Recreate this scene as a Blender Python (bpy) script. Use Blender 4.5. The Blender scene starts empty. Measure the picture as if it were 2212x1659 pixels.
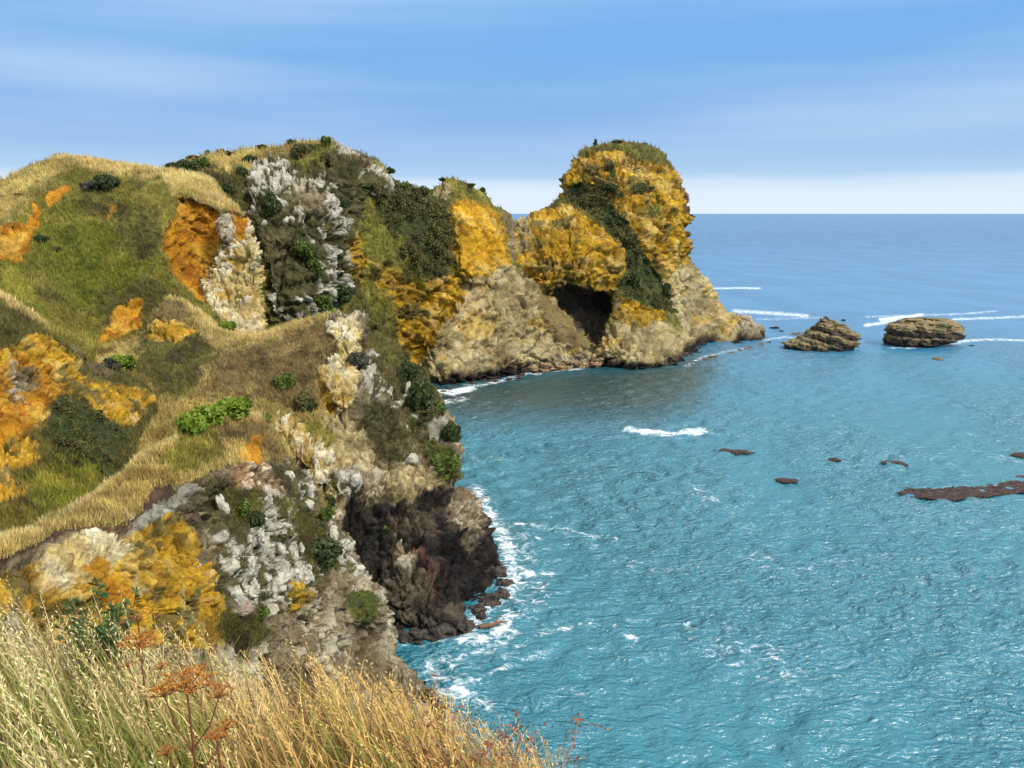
import bpy, math, random
import numpy as np
random.seed(7); rng = np.random.default_rng(7)
scene = bpy.context.scene
COL = scene.collection
f32 = np.float32
# ------------------------------------------------------------------ camera
H = 40.0; F = 1836.0; CX = 1106.0; CY = 829.5; HORIZ = 461.0
PITCH = math.atan((CY - HORIZ) / F)
SP, CP = math.sin(PITCH), math.cos(PITCH)
cam_d = bpy.data.cameras.new('camera'); cam = bpy.data.objects.new('camera', cam_d); COL.objects.link(cam)
cam.location = (0, 0, H); cam.rotation_euler = (math.pi / 2 - PITCH, 0, 0)
cam_d.sensor_width = 36; cam_d.lens = 36 * F / 2212; cam_d.clip_end = 90000; cam_d.clip_start = 0.1
scene.camera = cam
def rays(px, py):
    px = np.asarray(px, float); py = np.asarray(py, float)
    u = (CY - py) / F
    return (px - CX) / F, CP + SP * u, -SP + CP * u
def unproj(px, py, Y):
    rx, ry, rz = rays(px, py); t = np.asarray(Y) / ry
    return np.stack([t * rx, t * ry, H + t * rz], -1)
def water_y(px, py, z=0.0):
    rx, ry, rz = rays(px, py); return ry * (z - H) / rz
def on_water(px, py, z=0.0):
    return unproj(px, py, water_y(px, py, z))
# ------------------------------------------------------------------ noise
_perm = np.random.default_rng(3).permutation(256).astype(np.int32); _perm = np.concatenate([_perm, _perm])
_g = np.random.default_rng(5).normal(size=(256, 3)).astype(f32); _g /= np.linalg.norm(_g, axis=1)[:, None]
def _hash(i, j, k): return _perm[_perm[_perm[i & 255] + (j & 255)] + (k & 255)]
def perlin(p):
    p = np.asarray(p, f32); i = np.floor(p).astype(np.int32); fr = p - i
    w = fr * fr * fr * (fr * (fr * 6 - 15) + 10); out = 0
    for a in (0, 1):
        wa = w[:, 0] if a else 1 - w[:, 0]
        for b in (0, 1):
            wb = wa * (w[:, 1] if b else 1 - w[:, 1])
            for c in (0, 1):
                wc = wb * (w[:, 2] if c else 1 - w[:, 2])
                g = _g[_hash(i[:, 0] + a, i[:, 1] + b, i[:, 2] + c)]
                out = out + wc * (g[:, 0] * (fr[:, 0] - a) + g[:, 1] * (fr[:, 1] - b) + g[:, 2] * (fr[:, 2] - c))
    return out * 1.6
def fbm(p, octv=4, gain=0.5, ridged=False):
    s = 0; a = 1.0; t = 0
    p = np.asarray(p, f32)
    for o in range(octv):
        n = perlin(p * (2.03 ** o) + 17.3 * o)
        s = s + a * ((1 - 2 * np.abs(n)) if ridged else n); t += a; a *= gain
    return s / t
def cellular(p):
    p = np.asarray(p, f32); i = np.floor(p).astype(np.int32); fr = p - i
    f1 = np.full(len(p), 9, f32); f2 = f1.copy(); idn = np.zeros(len(p), np.int32)
    for a in (-1, 0, 1):
        for b in (-1, 0, 1):
            for c in (-1, 0, 1):
                h = _hash(i[:, 0] + a, i[:, 1] + b, i[:, 2] + c)
                o = np.stack([_perm[h], _perm[h + 71], _perm[h + 143]], 1).astype(f32) / 255
                dv = np.abs(o + np.array([a, b, c], f32) - fr); d = (.45 * np.sqrt((dv ** 2).sum(1)) + .55 * np.maximum(np.maximum(dv[:, 0], dv[:, 1]), dv[:, 2])) ** 2
                m = d < f1
                f2 = np.where(m, f1, np.minimum(f2, d)); f1 = np.where(m, d, f1); idn = np.where(m, h, idn)
    return np.sqrt(f1), np.sqrt(f2), idn
_dirs = np.random.default_rng(8).normal(size=(256, 3)).astype(f32); _dirs /= np.linalg.norm(_dirs, axis=1)[:, None]
def facets(p):
    '''chiselled rock: every cell is a tilted plane; returns height, edge distance, cell id'''
    p = np.asarray(p, f32); i = np.floor(p).astype(np.int32); fr = p - i
    f1 = np.full(len(p), 9, f32); f2 = f1.copy(); idn = np.zeros(len(p), np.int32); off = np.zeros_like(p)
    for a in (-1, 0, 1):
        for b in (-1, 0, 1):
            for c in (-1, 0, 1):
                h = _hash(i[:, 0] + a, i[:, 1] + b, i[:, 2] + c)
                dv = np.stack([_perm[h], _perm[h + 71], _perm[h + 143]], 1).astype(f32) / 255 + np.array([a, b, c], f32) - fr
                d = (dv ** 2).sum(1); m = d < f1
                f2 = np.where(m, f1, np.minimum(f2, d)); f1 = np.where(m, d, f1); idn = np.where(m, h, idn); off = np.where(m[:, None], dv, off)
    return (off * _dirs[idn]).sum(1) + .5 * (_perm[idn + 9].astype(f32) / 255 - .5), np.sqrt(f2) - np.sqrt(f1), idn
def sstep(a, b, x):
    t = np.clip((x - a) / (b - a), 0, 1); return t * t * (3 - 2 * t)
# ------------------------------------------------------------------ polygons
def inside(poly, x, y):
    poly = np.asarray(poly, float); r = np.zeros(np.shape(x), bool); n = len(poly)
    for k in range(n):
        x1, y1 = poly[k]; x2, y2 = poly[(k + 1) % n]
        if y1 == y2: continue
        c = ((y1 > y) != (y2 > y)) & (x < (x2 - x1) * (y - y1) / (y2 - y1) + x1); r ^= c
    return r
def seg_dist(segs, x, y, want=False, sy=1.0):
    best = np.full(np.shape(x), 1e9); bx = np.zeros(np.shape(x)); by = bx.copy()
    for (x1, y1), (x2, y2) in segs:
        dx, dy = x2 - x1, (y2 - y1) * sy; L = dx * dx + dy * dy + 1e-9
        t = np.clip(((x - x1) * dx + (y - y1) * sy * dy) / L, 0, 1)
        qx, qy = x1 + t * dx, y1 + t * (y2 - y1)
        d = np.hypot(x - qx, (y - qy) * sy); m = d < best
        best = np.where(m, d, best)
        if want: bx = np.where(m, qx, bx); by = np.where(m, qy, by)
    return (best, bx, by) if want else best
def edges_of(poly): return [(poly[k], poly[(k + 1) % len(poly)]) for k in range(len(poly))]
def lines_of(pl): return [(pl[k], pl[k + 1]) for k in range(len(pl) - 1)]
def sdist(poly, x, y):
    d = seg_dist(edges_of(poly), x, y); return np.where(inside(poly, x, y), d, -d)
# ------------------------------------------------------------------ objects
def tag(o, label=None, cat=None, group=None, kind=None):
    if label: o['label'] = label
    if cat: o['category'] = cat
    if group: o['group'] = group
    if kind: o['kind'] = kind
    return o
def empty(name, loc, label=None, cat=None, group=None):
    o = bpy.data.objects.new(name, None); COL.objects.link(o); o.location = loc; o.empty_display_size = 0.3
    return tag(o, label, cat, group)
def mesh_obj(name, v, faces, mat=None, parent=None, smooth=True, attrs=None, cols=None):
    """faces: (N,4)/(N,3) int array, or list of such arrays."""
    if not isinstance(faces, list): faces = [faces]
    faces = [np.asarray(q, np.int32) for q in faces if len(q)]
    v = np.asarray(v, f32)
    me = bpy.data.meshes.new(name); me.vertices.add(len(v)); me.vertices.foreach_set('co', v.ravel())
    nl = sum(q.size for q in faces); npol = sum(len(q) for q in faces)
    me.loops.add(nl); me.loops.foreach_set('vertex_index', np.concatenate([q.ravel() for q in faces]))
    me.polygons.add(npol)
    tot = np.concatenate([np.full(len(q), q.shape[1], np.int32) for q in faces])
    me.polygons.foreach_set('loop_start', np.concatenate([[0], np.cumsum(tot)[:-1]]).astype(np.int32))
    me.polygons.foreach_set('loop_total', tot)
    me.polygons.foreach_set('use_smooth', np.full(npol, smooth, bool))
    me.update(calc_edges=True); me.validate()
    if cols is not None and len(me.vertices) == len(v):
        a = me.attributes.new('col', 'FLOAT_COLOR', 'POINT')
        a.data.foreach_set('color', np.concatenate([cols, np.ones((len(cols), 1))], 1).astype(f32).ravel())
    for k, arr in (attrs or {}).items():
        a = me.attributes.new(k, 'FLOAT', 'POINT'); a.data.foreach_set('value', np.asarray(arr, f32))
    if mat: me.materials.append(mat)
    o = bpy.data.objects.new(name, me); COL.objects.link(o)
    if parent: o.parent = parent
    return o
class MB:
    """collects quads / tris with a colour per vertex"""
    def __init__(s): s.v = []; s.q = []; s.t = []; s.c = []; s.n = 0
    def add(s, v, q=None, t=None, c=(1, 1, 1)):
        v = np.asarray(v, f32).reshape(-1, 3); s.v.append(v)
        if q is not None: s.q.append(np.asarray(q, np.int32).reshape(-1, 4) + s.n)
        if t is not None: s.t.append(np.asarray(t, np.int32).reshape(-1, 3) + s.n)
        c = np.asarray(c, f32); s.c.append(np.broadcast_to(c, (len(v), 3))); s.n += len(v)
    def tube(s, pts, r, n=6, c=(1, 1, 1)):
        pts = np.asarray(pts, float); r = np.broadcast_to(np.asarray(r, float), (len(pts),))
        d = np.gradient(pts, axis=0); d /= np.linalg.norm(d, axis=1)[:, None] + 1e-9
        ref = np.array([0.3, 0.9, 0.1]); a = np.cross(d, ref); a /= np.linalg.norm(a, axis=1)[:, None] + 1e-9; b = np.cross(d, a)
        th = np.linspace(0, 2 * np.pi, n, endpoint=False)
        v = pts[:, None] + r[:, None, None] * (np.cos(th)[None, :, None] * a[:, None] + np.sin(th)[None, :, None] * b[:, None])
        q = []
        for i in range(len(pts) - 1):
            for j in range(n): q.append((i * n + j, i * n + (j + 1) % n, (i + 1) * n + (j + 1) % n, (i + 1) * n + j))
        s.add(v.reshape(-1, 3), q=q, c=c)
    def build(s, name, mat, parent=None, smooth=True):
        fs = []
        if s.q: fs.append(np.concatenate(s.q))
        if s.t: fs.append(np.concatenate(s.t))
        return mesh_obj(name, np.concatenate(s.v), fs, mat, parent, smooth, cols=np.concatenate(s.c))
# ------------------------------------------------------------------ materials
def new_mat(name):
    m = bpy.data.materials.new(name); m.use_nodes = True; nt = m.node_tree
    return m, nt, nt.nodes['Principled BSDF']
def N(nt, t, **kw):
    n = nt.nodes.new(t)
    for k, v in kw.items(): setattr(n, k, v)
    return n
def terrain_mat(name, scale, bump=0.6, rough=0.9, contrast=0.5):
    m, nt, b = new_mat(name); L = nt.links.new
    at = N(nt, 'ShaderNodeAttribute', attribute_name='col')
    geo = N(nt, 'ShaderNodeNewGeometry')
    n1 = N(nt, 'ShaderNodeTexNoise'); n1.inputs['Scale'].default_value = scale; n1.inputs['Detail'].default_value = 7; n1.inputs['Roughness'].default_value = 0.72
    n2 = N(nt, 'ShaderNodeTexNoise'); n2.inputs['Scale'].default_value = scale * 3.1; n2.inputs['Detail'].default_value = 4; n2.inputs['Roughness'].default_value = 0.75
    vo = N(nt, 'ShaderNodeTexVoronoi', feature='DISTANCE_TO_EDGE'); vo.inputs['Scale'].default_value = scale * 0.8
    va = N(nt, 'ShaderNodeVectorMath', operation='MULTIPLY_ADD'); va.inputs[1].default_value = (0.5, 0.5, 0.5)
    L(geo.outputs['Position'], n1.inputs['Vector']); L(geo.outputs['Position'], n2.inputs['Vector'])
    L(n1.outputs['Color'], va.inputs[0]); L(geo.outputs['Position'], va.inputs[2]); L(va.outputs[0], vo.inputs['Vector'])
    mr = N(nt, 'ShaderNodeMapRange'); mr.inputs['From Min'].default_value = 0.32; mr.inputs['From Max'].default_value = 0.68
    mr.inputs['To Min'].default_value = 1 - contrast; mr.inputs['To Max'].default_value = 1 + contrast
    L(n2.outputs['Fac'], mr.inputs['Value'])
    hs = N(nt, 'ShaderNodeHueSaturation'); mh = N(nt, 'ShaderNodeMapRange')
    mh.inputs['From Min'].default_value = 0.3; mh.inputs['From Max'].default_value = 0.7; mh.inputs['To Min'].default_value = 0.485; mh.inputs['To Max'].default_value = 0.515
    L(n1.outputs['Fac'], mh.inputs['Value']); L(mh.outputs[0], hs.inputs['Hue'])
    L(mr.outputs[0], hs.inputs['Value']); L(at.outputs['Color'], hs.inputs['Color'])
    L(hs.outputs[0], b.inputs['Base Color']); b.inputs['Roughness'].default_value = rough; b.inputs['Specular IOR Level'].default_value = 0.2
    ra = N(nt, 'ShaderNodeAttribute', attribute_name='rocky')
    vm = N(nt, 'ShaderNodeMapRange'); vm.inputs['From Max'].default_value = 0.25
    L(vo.outputs['Distance'], vm.inputs['Value'])
    m2 = N(nt, 'ShaderNodeMath', operation='MULTIPLY'); L(vm.outputs[0], m2.inputs[0]); L(ra.outputs['Fac'], m2.inputs[1])
    m3 = N(nt, 'ShaderNodeMath', operation='MULTIPLY_ADD'); L(n1.outputs['Fac'], m3.inputs[0]); m3.inputs[1].default_value = 2.2
    m4 = N(nt, 'ShaderNodeMath', operation='MULTIPLY'); m4.inputs[1].default_value = 0.35; L(m2.outputs[0], m4.inputs[0]); L(m4.outputs[0], m3.inputs[2])
    bp = N(nt, 'ShaderNodeBump'); bp.inputs['Strength'].default_value = bump; bp.inputs['Distance'].default_value = 0.6 / scale
    L(m3.outputs[0], bp.inputs['Height']); L(bp.outputs[0], b.inputs['Normal'])
    return m
def attr_mat(name, rough=0.75, trans=0.0, spec=0.3, var=0.0, scale=5):
    m, nt, b = new_mat(name); at = N(nt, 'ShaderNodeAttribute', attribute_name='col')
    src = at.outputs['Color']
    if var:
        n = N(nt, 'ShaderNodeTexNoise'); n.inputs['Scale'].default_value = scale; n.inputs['Detail'].default_value = 6
        geo = N(nt, 'ShaderNodeNewGeometry'); nt.links.new(geo.outputs['Position'], n.inputs['Vector'])
        mr = N(nt, 'ShaderNodeMapRange'); mr.inputs['From Min'].default_value = .3; mr.inputs['From Max'].default_value = .7
        mr.inputs['To Min'].default_value = 1 - var; mr.inputs['To Max'].default_value = 1 + var
        hs = N(nt, 'ShaderNodeHueSaturation'); nt.links.new(n.outputs['Fac'], mr.inputs['Value']); nt.links.new(mr.outputs[0], hs.inputs['Value'])
        nt.links.new(src, hs.inputs['Color']); src = hs.outputs[0]
        bp = N(nt, 'ShaderNodeBump'); bp.inputs['Strength'].default_value = .5; bp.inputs['Distance'].default_value = .5 / scale
        nt.links.new(n.outputs['Fac'], bp.inputs['Height']); nt.links.new(bp.outputs[0], b.inputs['Normal'])
    nt.links.new(src, b.inputs['Base Color']); b.inputs['Roughness'].default_value = rough; b.inputs['Specular IOR Level'].default_value = spec
    if trans:
        tr = N(nt, 'ShaderNodeBsdfTranslucent'); nt.links.new(at.outputs['Color'], tr.inputs['Color'])
        mx = N(nt, 'ShaderNodeMixShader'); mx.inputs[0].default_value = trans
        nt.links.new(b.outputs[0], mx.inputs[1]); nt.links.new(tr.outputs[0], mx.inputs[2])
        nt.links.new(mx.outputs[0], nt.nodes['Material Output'].inputs['Surface'])
    return m
M_LEAF = attr_mat('leaf', 0.6, 0.25); M_GRASS = attr_mat('grass_blade', 0.7, 0.25); M_WOOD = attr_mat('bark', 0.85)
M_KELP = attr_mat('kelp', 0.6, 0, 0.2); M_STONE = attr_mat('stone', 0.85, 0, 0.25, 0.35, 2.0); M_PALE = attr_mat('pale_stone', 0.9, 0, 0.2, 0.25, 4.0)
# ------------------------------------------------------------------ ground kinds: albedo c1,c2,c3 + relief weights
KIND = dict(
    ochre=((.50, .285, .020), (.29, .16, .014), (.62, .42, .11), 1.0),
    slab=((.46, .365, .18), (.33, .25, .11), (.58, .48, .26), .36),
    claybank=((.55, .30, .018), (.36, .18, .012), (.62, .42, .09), 0.6),
    orange=((.47, .215, .014), (.29, .115, .010), (.56, .33, .05), 0.6),
    tan=((.42, .325, .155), (.27, .205, .09), (.54, .44, .24), 0.9),
    cream=((.56, .43, .17), (.42, .26, .05), (.66, .57, .34), 0.9),
    greyrock=((.34, .32, .25), (.24, .22, .16), (.48, .46, .38), 0.8),
    brownrock=((.22, .17, .095), (.115, .085, .042), (.36, .30, .19), 1.0),
    darkrock=((.018, .015, .013), (.040, .030, .022), (.12, .092, .058), 1.4),
    redrock=((.12, .055, .04), (.06, .035, .028), (.17, .09, .06), 0.9),
    cave=((.17, .13, .09), (.10, .075, .055), (.24, .19, .13), 1.0),
    olive=((.165, .150, .028), (.27, .235, .052), (.075, .066, .022), 0.25),
    olivedark=((.095, .086, .022), (.15, .135, .032), (.055, .046, .018), 0.3),
    green=((.165, .175, .020), (.10, .11, .018), (.25, .225, .038), 0.25),
    dry=((.50, .40, .175), (.39, .32, .115), (.26, .22, .065), 0.18),
    drybrown=((.35, .275, .09), (.21, .155, .048), (.50, .41, .14), 0.25),
    brown=((.19, .135, .052), (.11, .078, .032), (.29, .22, .08), 0.3),
    scrub=((.050, .062, .018), (.035, .045, .013), (.085, .09, .025), 0.4),
    redsoil=((.085, .045, .028), (.05, .03, .02), (.13, .07, .04), 0.4),
    craggy=((.092, .080, .030), (.062, .066, .020), (.17, .135, .06), 1.0),
    pinkcrag=((.24, .16, .085), (.13, .09, .05), (.40, .22, .10), 1.0),
    moss=((.09, .105, .016), (.055, .065, .016), (.16, .15, .025), 0.6),
)
WHITE = {'craggy': (.45, (.53, .49, .39)), 'pinkcrag': (.45, (.60, .46, .30)), 'brownrock': (.12, (.46, .40, .28)), 'cream': (.22, (.68, .60, .41))}
LANDS = {}
def relief(name, poly, ctrl, step, zones, default, blk, rim=(), rimR=8.0, bulges=(), edgeR=2.5, matscale=1.5, disp=1.0, strata=None, whitef=1.0, wsc=.62, back=14.0, bump=0.8, contrast=.32):
    poly = [tuple(map(float, p)) for p in poly]; P = np.array(poly)
    x0, y0 = P.min(0) - step; x1, y1 = P.max(0) + step
    gx = np.arange(x0, x1 + step, step); gy = np.arange(y0, y1 + step, step)
    X, Y = np.meshgrid(gx, gy); ins = inside(poly, X, Y)
    cell = ins[:-1, :-1] & ins[1:, :-1] & ins[:-1, 1:] & ins[1:, 1:]
    cell |= (ins[:-1, :-1].astype(int) + ins[1:, :-1] + ins[:-1, 1:] + ins[1:, 1:]) >= 2
    used = np.zeros(X.shape, bool)
    for a in (0, 1):
        for b in (0, 1): used[a:a + cell.shape[0], b:b + cell.shape[1]] |= cell
    idx = -np.ones(X.shape, int); idx[used] = np.arange(used.sum())
    px = X[used].copy(); py = Y[used].copy(); out = ~ins[used]
    d, bx, by = seg_dist(edges_of(poly), px[out], py[out], True); px[out] = bx; py[out] = by
    ci, cj = np.nonzero(cell)
    quads = np.stack([idx[ci, cj], idx[ci + 1, cj], idx[ci + 1, cj + 1], idx[ci, cj + 1]], 1)
    # depth field: thin plate spline through hand placed distances
    K = np.array([(a, b, (water_y(a, b, c[1]) if isinstance(c, tuple) else c)) for a, b, c in ctrl], float)
    S = 400.0; kx = K[:, :2] / S; n = len(K)
    def phi(r2): return np.where(r2 > 1e-12, 0.5 * r2 * np.log(r2 + 1e-12), 0)
    A = np.zeros((n + 3, n + 3)); r2 = ((kx[:, None] - kx[None]) ** 2).sum(-1); A[:n, :n] = phi(r2) + np.eye(n) * 2e-3
    A[:n, n] = 1; A[:n, n + 1:] = kx; A[n, :n] = 1; A[n + 1:, :n] = kx.T
    w = np.linalg.solve(A, np.concatenate([np.log(K[:, 2]), np.zeros(3)]))
    q = np.stack([px, py], 1) / S; D = w[n] + q @ w[n + 1:]
    for k in range(n): D += w[k] * phi(((q - kx[k]) ** 2).sum(1))
    D = np.exp(D)
    if rim:
        for seg, R in rim:
            dw = seg_dist(lines_of(seg), px, py) * D / F; t = np.clip(dw / R, 0, 1)
            D = D + 0.8 * R * (1 - np.sqrt(1 - (1 - t) ** 2))
    for bp, amp, R in bulges:
        sd = sdist(bp, px, py) * D / F; t = np.clip(sd / R, 0, 1)
        D = D - amp * np.sqrt(1 - (1 - t) ** 2)
    V = unproj(px, py, D)
    def normals(V):
        a = V[quads[:, 2]] - V[quads[:, 0]]; b = V[quads[:, 3]] - V[quads[:, 1]]; nf = np.cross(a, b)
        nv = np.zeros_like(V)
        for k in range(4): np.add.at(nv, quads[:, k], nf)
        return nv / (np.linalg.norm(nv, axis=1)[:, None] + 1e-9)
    nv = normals(V)
    # ground kinds
    wx = 13 * fbm(V / (blk * 4), 5, .6); wy = 13 * fbm(V / (blk * 4) + 50, 5, .6); nfine = fbm(V / (blk * 1.1) + 77, 4, .65)
    qx, qy = px + wx, py + wy
    names = list(KIND); W = np.zeros((len(names), len(px))); W[names.index(default)] = 1
    for zp, kd, soft in zones:
        if kd in ('olive', 'olivedark', 'green', 'drybrown', 'brown', 'scrub'): soft = soft * 1.7
        if isinstance(zp, tuple):      # (polyline, halfwidth)
            m = sstep(.5 * soft, -.5 * soft, seg_dist(lines_of(zp[0]), qx, qy) - zp[1] + 1.6 * soft * nfine)
        elif callable(zp): m = zp(V, px, py, qx, qy)
        else: m = sstep(-.4 * soft, .4 * soft, sdist(zp, qx, qy) + (1.7 * soft + 3) * nfine)
        W *= 1 - m; W[names.index(kd)] += m
    n1 = fbm(V / (blk * 2.2), 5, .52); n2 = fbm(V / (blk * 3.2) + 31, 5, .55); n3 = fbm(V / (blk * .5) + 7, 3, .6)
    wv = V + .5 * blk * np.stack([n1, n2, n3], 1)
    dipv = np.stack([.8 * wv[:, 0] + .6 * wv[:, 2], wv[:, 1], (-.6 * wv[:, 0] + .8 * wv[:, 2]) * 1.3], 1)
    fa, fae, fai = facets(dipv / (blk * 3.0)); fb, fbe, fbi = facets(dipv / (blk * 1.15) + 5); fs, fse, fsi = facets(dipv * np.array([1, 1, .8]) / (blk * .55) + 15)
    skew = np.stack([V[:, 0] + 0.35 * V[:, 2], V[:, 1], V[:, 2] * 0.5 - 0.2 * V[:, 0]], 1) + (.35 * blk) * np.stack([n1, n2, n3], 1)
    c1, c2, cid = cellular(skew / (blk * wsc)); d1, d2, did = cellular(skew / (blk * wsc * .45) + 9)
    big = fbm(V / (blk * 7) + 3, 3)
    rnd = _perm[cid].astype(f32) / 255; rnd2 = _perm[did + 40].astype(f32) / 255
    crack = sstep(0.02, .22, c2 - c1); crack2 = sstep(.02, .25, d2 - d1)
    nd0 = fbm(np.stack([.8 * V[:, 0] + .6 * V[:, 2], V[:, 1], (-.6 * V[:, 0] + .8 * V[:, 2]) * 3.0], 1) / (blk * 1.5) + 61, 4, .6)
    C = np.zeros((len(px), 3)); rocky = np.zeros(len(px)); wh_tot = np.zeros(len(px)); wh_c = W[names.index('craggy')] + W[names.index('pinkcrag')]
    for k, kn in enumerate(names):
        if W[k].max() < 1e-3: continue
        a, b, c, rk = KIND[kn]
        col = np.array(a)[None] + (np.array(b) - np.array(a))[None] * sstep(-.05, .3, n1)[:, None]
        col = col + (np.array(c)[None] - col) * (sstep(.05, .32, n2) * .85)[:, None]
        if rk >= .8:
            col = col * (0.82 + .36 * rnd2)[:, None]
        if kn in WHITE:
            fr, wc = WHITE[kn]; fr = fr * whitef; bias = sstep(-.35, .35, big) - .5
            rfb = _perm[fbi + 77].astype(f32) / 255; rsm = _perm[fsi + 33].astype(f32) / 255
            wm = np.maximum((rfb + .55 * bias > 1 - fr * .75) * sstep(.03, .10, fbe), (rsm + .6 * bias > 1 - fr * .8) * sstep(.04, .13, fse))
            wm = np.maximum(wm, .8 * (rnd2 + .5 * bias > 1 - fr * .3) * sstep(.08, .2, d2 - d1))
            wm = wm * sstep(-.42, -.2, n3)
            col = col + (np.array(wc)[None] * (.85 + .3 * rnd2)[:, None] - col) * (wm * .92)[:, None]; wh_tot += wm * W[k]
        if kn == 'slab':
            st = fbm(np.stack([.3 * (V[:, 0] + V[:, 2]), .3 * V[:, 1], .75 * V[:, 2] - .65 * V[:, 0]], 1) / (blk * 1.8) + 400, 4, .55)
            col = col * (1 + .5 * np.clip(st, -.5, .5))[:, None]
            wm = sstep(.08, .3, fbm(V / (blk * 3) + 410, 4, .6) + .35 * st) * .6; col = col + (np.array((.48, .30, .04))[None] - col) * wm[:, None]
            wm = sstep(.16, .34, fbm(V / (blk * 2.4) + 430, 4, .6)) * .55; col = col + (np.array((.17, .135, .06))[None] - col) * wm[:, None]
        if kn == 'ochre':
            wm = sstep(.20, .36, fbm(V / (blk * 3.2) + 440, 5, .6)) * .7; col = col + (np.array((.44, .34, .15))[None] * (.8 + .4 * rnd2)[:, None] - col) * wm[:, None]
        if kn == 'ochre' or kn == 'tan':
            wm = sstep(.06, .22, fbm(V * np.array([.7, .7, 1.5]) / (blk * 2.2) + 90, 5, .6)) * (.85 if kn == 'ochre' else .55)
            col = col + (np.array((.115, .095, .03))[None] - col) * wm[:, None]
            wm = sstep(.2, .4, fbm(V / (blk * 1.6) + 130, 4, .6)) * .6
            col = col + (np.array((.64, .44, .12) if kn == 'ochre' else (.58, .47, .26))[None] - col) * wm[:, None]
        if rk < .35: col = col * (1 + .55 * np.clip(fbm(V / (blk * 8) + 500, 4, .6), -.6, .6) - .25 * np.clip(fbm(V * np.array([1, 1, .35]) / (blk * 2.5) + 520, 3, .6), -.5, .6))[:, None]
        if rk >= .35: col = col * (1 + .4 * np.clip(nd0, -.6, .6) + .4 * np.clip(big, -.5, .5) + .22 * (_perm[fbi].astype(f32) / 255 - .5) + .16 * (_perm[fai].astype(f32) / 255 - .5))[:, None]
        C += col * W[k][:, None]; rocky += rk * W[k]
    fis = sstep(.82, .97, 1 - np.abs(fbm(dipv / (blk * 3.4) + 12, 3, .5)) * 1.6)
    frac = .45 + .55 * sstep(-.15, .25, fbm(V / (blk * 4) + 201, 3)); bedv = np.stack([.25 * wv[:, 0] + .15 * wv[:, 2], .25 * wv[:, 1], wv[:, 2] + .32 * wv[:, 0]], 1)
    bed = sstep(.80, .96, 1 - np.abs(fbm(bedv / (blk * 1.6) + 150, 3, .5)) * 1.6) * sstep(-.2, .15, fbm(V / (blk * 5) + 90, 2))
    bl = (rnd - .45) * crack * .5 * wh_c + wh_tot * .25
    h = rocky * blk * (.52 * fa + .20 * fb + .13 * n1 + .20 * (wh_tot - .3 * wh_c) + .12 * fs * np.clip(wh_c + wh_tot, 0, 1) + .08 * n3 - .55 * fis - .62 * frac * (1 - sstep(0, .10, fae)) - .30 * frac * (1 - sstep(0, .13, fbe)) - .5 * bed)
    slv = np.stack([.3 * (wv[:, 0] + wv[:, 2]), .3 * wv[:, 1], .75 * wv[:, 2] - .65 * wv[:, 0]], 1); sl = fbm(slv / (blk * 1.5) + 310, 4, .5)
    h += (W[names.index('slab')] + .5 * W[names.index('claybank')]) * blk * (.45 * sl + .35 * fa - .5 * sstep(.80, .97, 1 - np.abs(sl) * 1.7) - .35 * frac * (1 - sstep(0, .09, fae)))
    sc_w = W[names.index('scrub')]; h += sc_w * blk * .9 * (.55 - c1)
    h += (1 - np.clip(rocky, 0, 1)) * blk * (.16 * n2 + .16 * n3)
    h += blk * .8 * big * np.clip(rocky, .3, 1)
    if strata:
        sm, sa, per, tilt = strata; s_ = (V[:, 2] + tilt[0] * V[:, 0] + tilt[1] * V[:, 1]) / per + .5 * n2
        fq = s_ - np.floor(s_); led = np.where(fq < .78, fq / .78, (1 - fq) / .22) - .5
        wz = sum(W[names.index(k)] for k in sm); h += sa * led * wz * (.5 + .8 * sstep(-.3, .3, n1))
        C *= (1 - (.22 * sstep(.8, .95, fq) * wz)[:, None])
    V = V + nv * (h * disp)[:, None]
    if disp: V[:, 1] -= 0
    nmain = len(V)
    # close the back: roll the rim over and carry it away behind
    e = np.concatenate([quads[:, [0, 1]], quads[:, [1, 2]], quads[:, [2, 3]], quads[:, [3, 0]]])
    key = np.sort(e, 1); _, inv, cnt = np.unique(key, axis=0, return_inverse=True, return_counts=True)
    be = e[cnt[inv.ravel()] == 1]; bv = np.unique(be); mp = -np.ones(nmain, int); mp[bv] = np.arange(len(bv))
    eps = 2.0
    gxx = sdist(poly, px[bv] + eps, py[bv]) - sdist(poly, px[bv] - eps, py[bv]); gyy = sdist(poly, px[bv], py[bv] + eps) - sdist(poly, px[bv], py[bv] - eps)
    L = np.hypot(gxx, gyy) + 1e-6; gxx, gyy = gxx / L, gyy / L
    rx, ry, rz = rays(px[bv], py[bv]); rl = np.sqrt(rx * rx + ry * ry); bk = np.stack([rx / rl, ry / rl, 0 * rl], 1)
    inw = np.stack([gxx, 0 * gxx, -CP * gyy], 1)
    isr = np.zeros(len(bv), bool)
    for seg, R in rim: isr |= seg_dist(lines_of(seg), px[bv], py[bv]) < 1.0
    inw[~isr] = (0, 0, -1.0); bk[~isr] *= .05
    Vs = [V]; Cs = [C]; Rk = [rocky]; Qs = [quads]; prev = bv
    rings = [(edgeR * math.sin(t), edgeR * (1 - math.cos(t))) for t in np.linspace(.25, 1.35, 4)] + [(back * .5, edgeR + back * .12), (back, edgeR + back * .7)]
    base = nmain
    for s, i in rings:
        nb = V[bv] + bk * s + inw * np.where(isr, i, s)[:, None]; nb = nb + (fbm(nb / blk, 3)[:, None] * nv[bv]) * (.25 * blk * min(1, s / 3))
        ids = np.arange(base, base + len(bv)); base += len(bv)
        a, b = mp[be[:, 0]], mp[be[:, 1]]
        Qs.append(np.stack([prev[b], prev[a], ids[a], ids[b]], 1)); Vs.append(nb); Cs.append(C[bv]); Rk.append(rocky[bv]); prev = ids
    V2 = np.concatenate(Vs); C2 = np.clip(np.concatenate(Cs), .004, .85)
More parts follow.
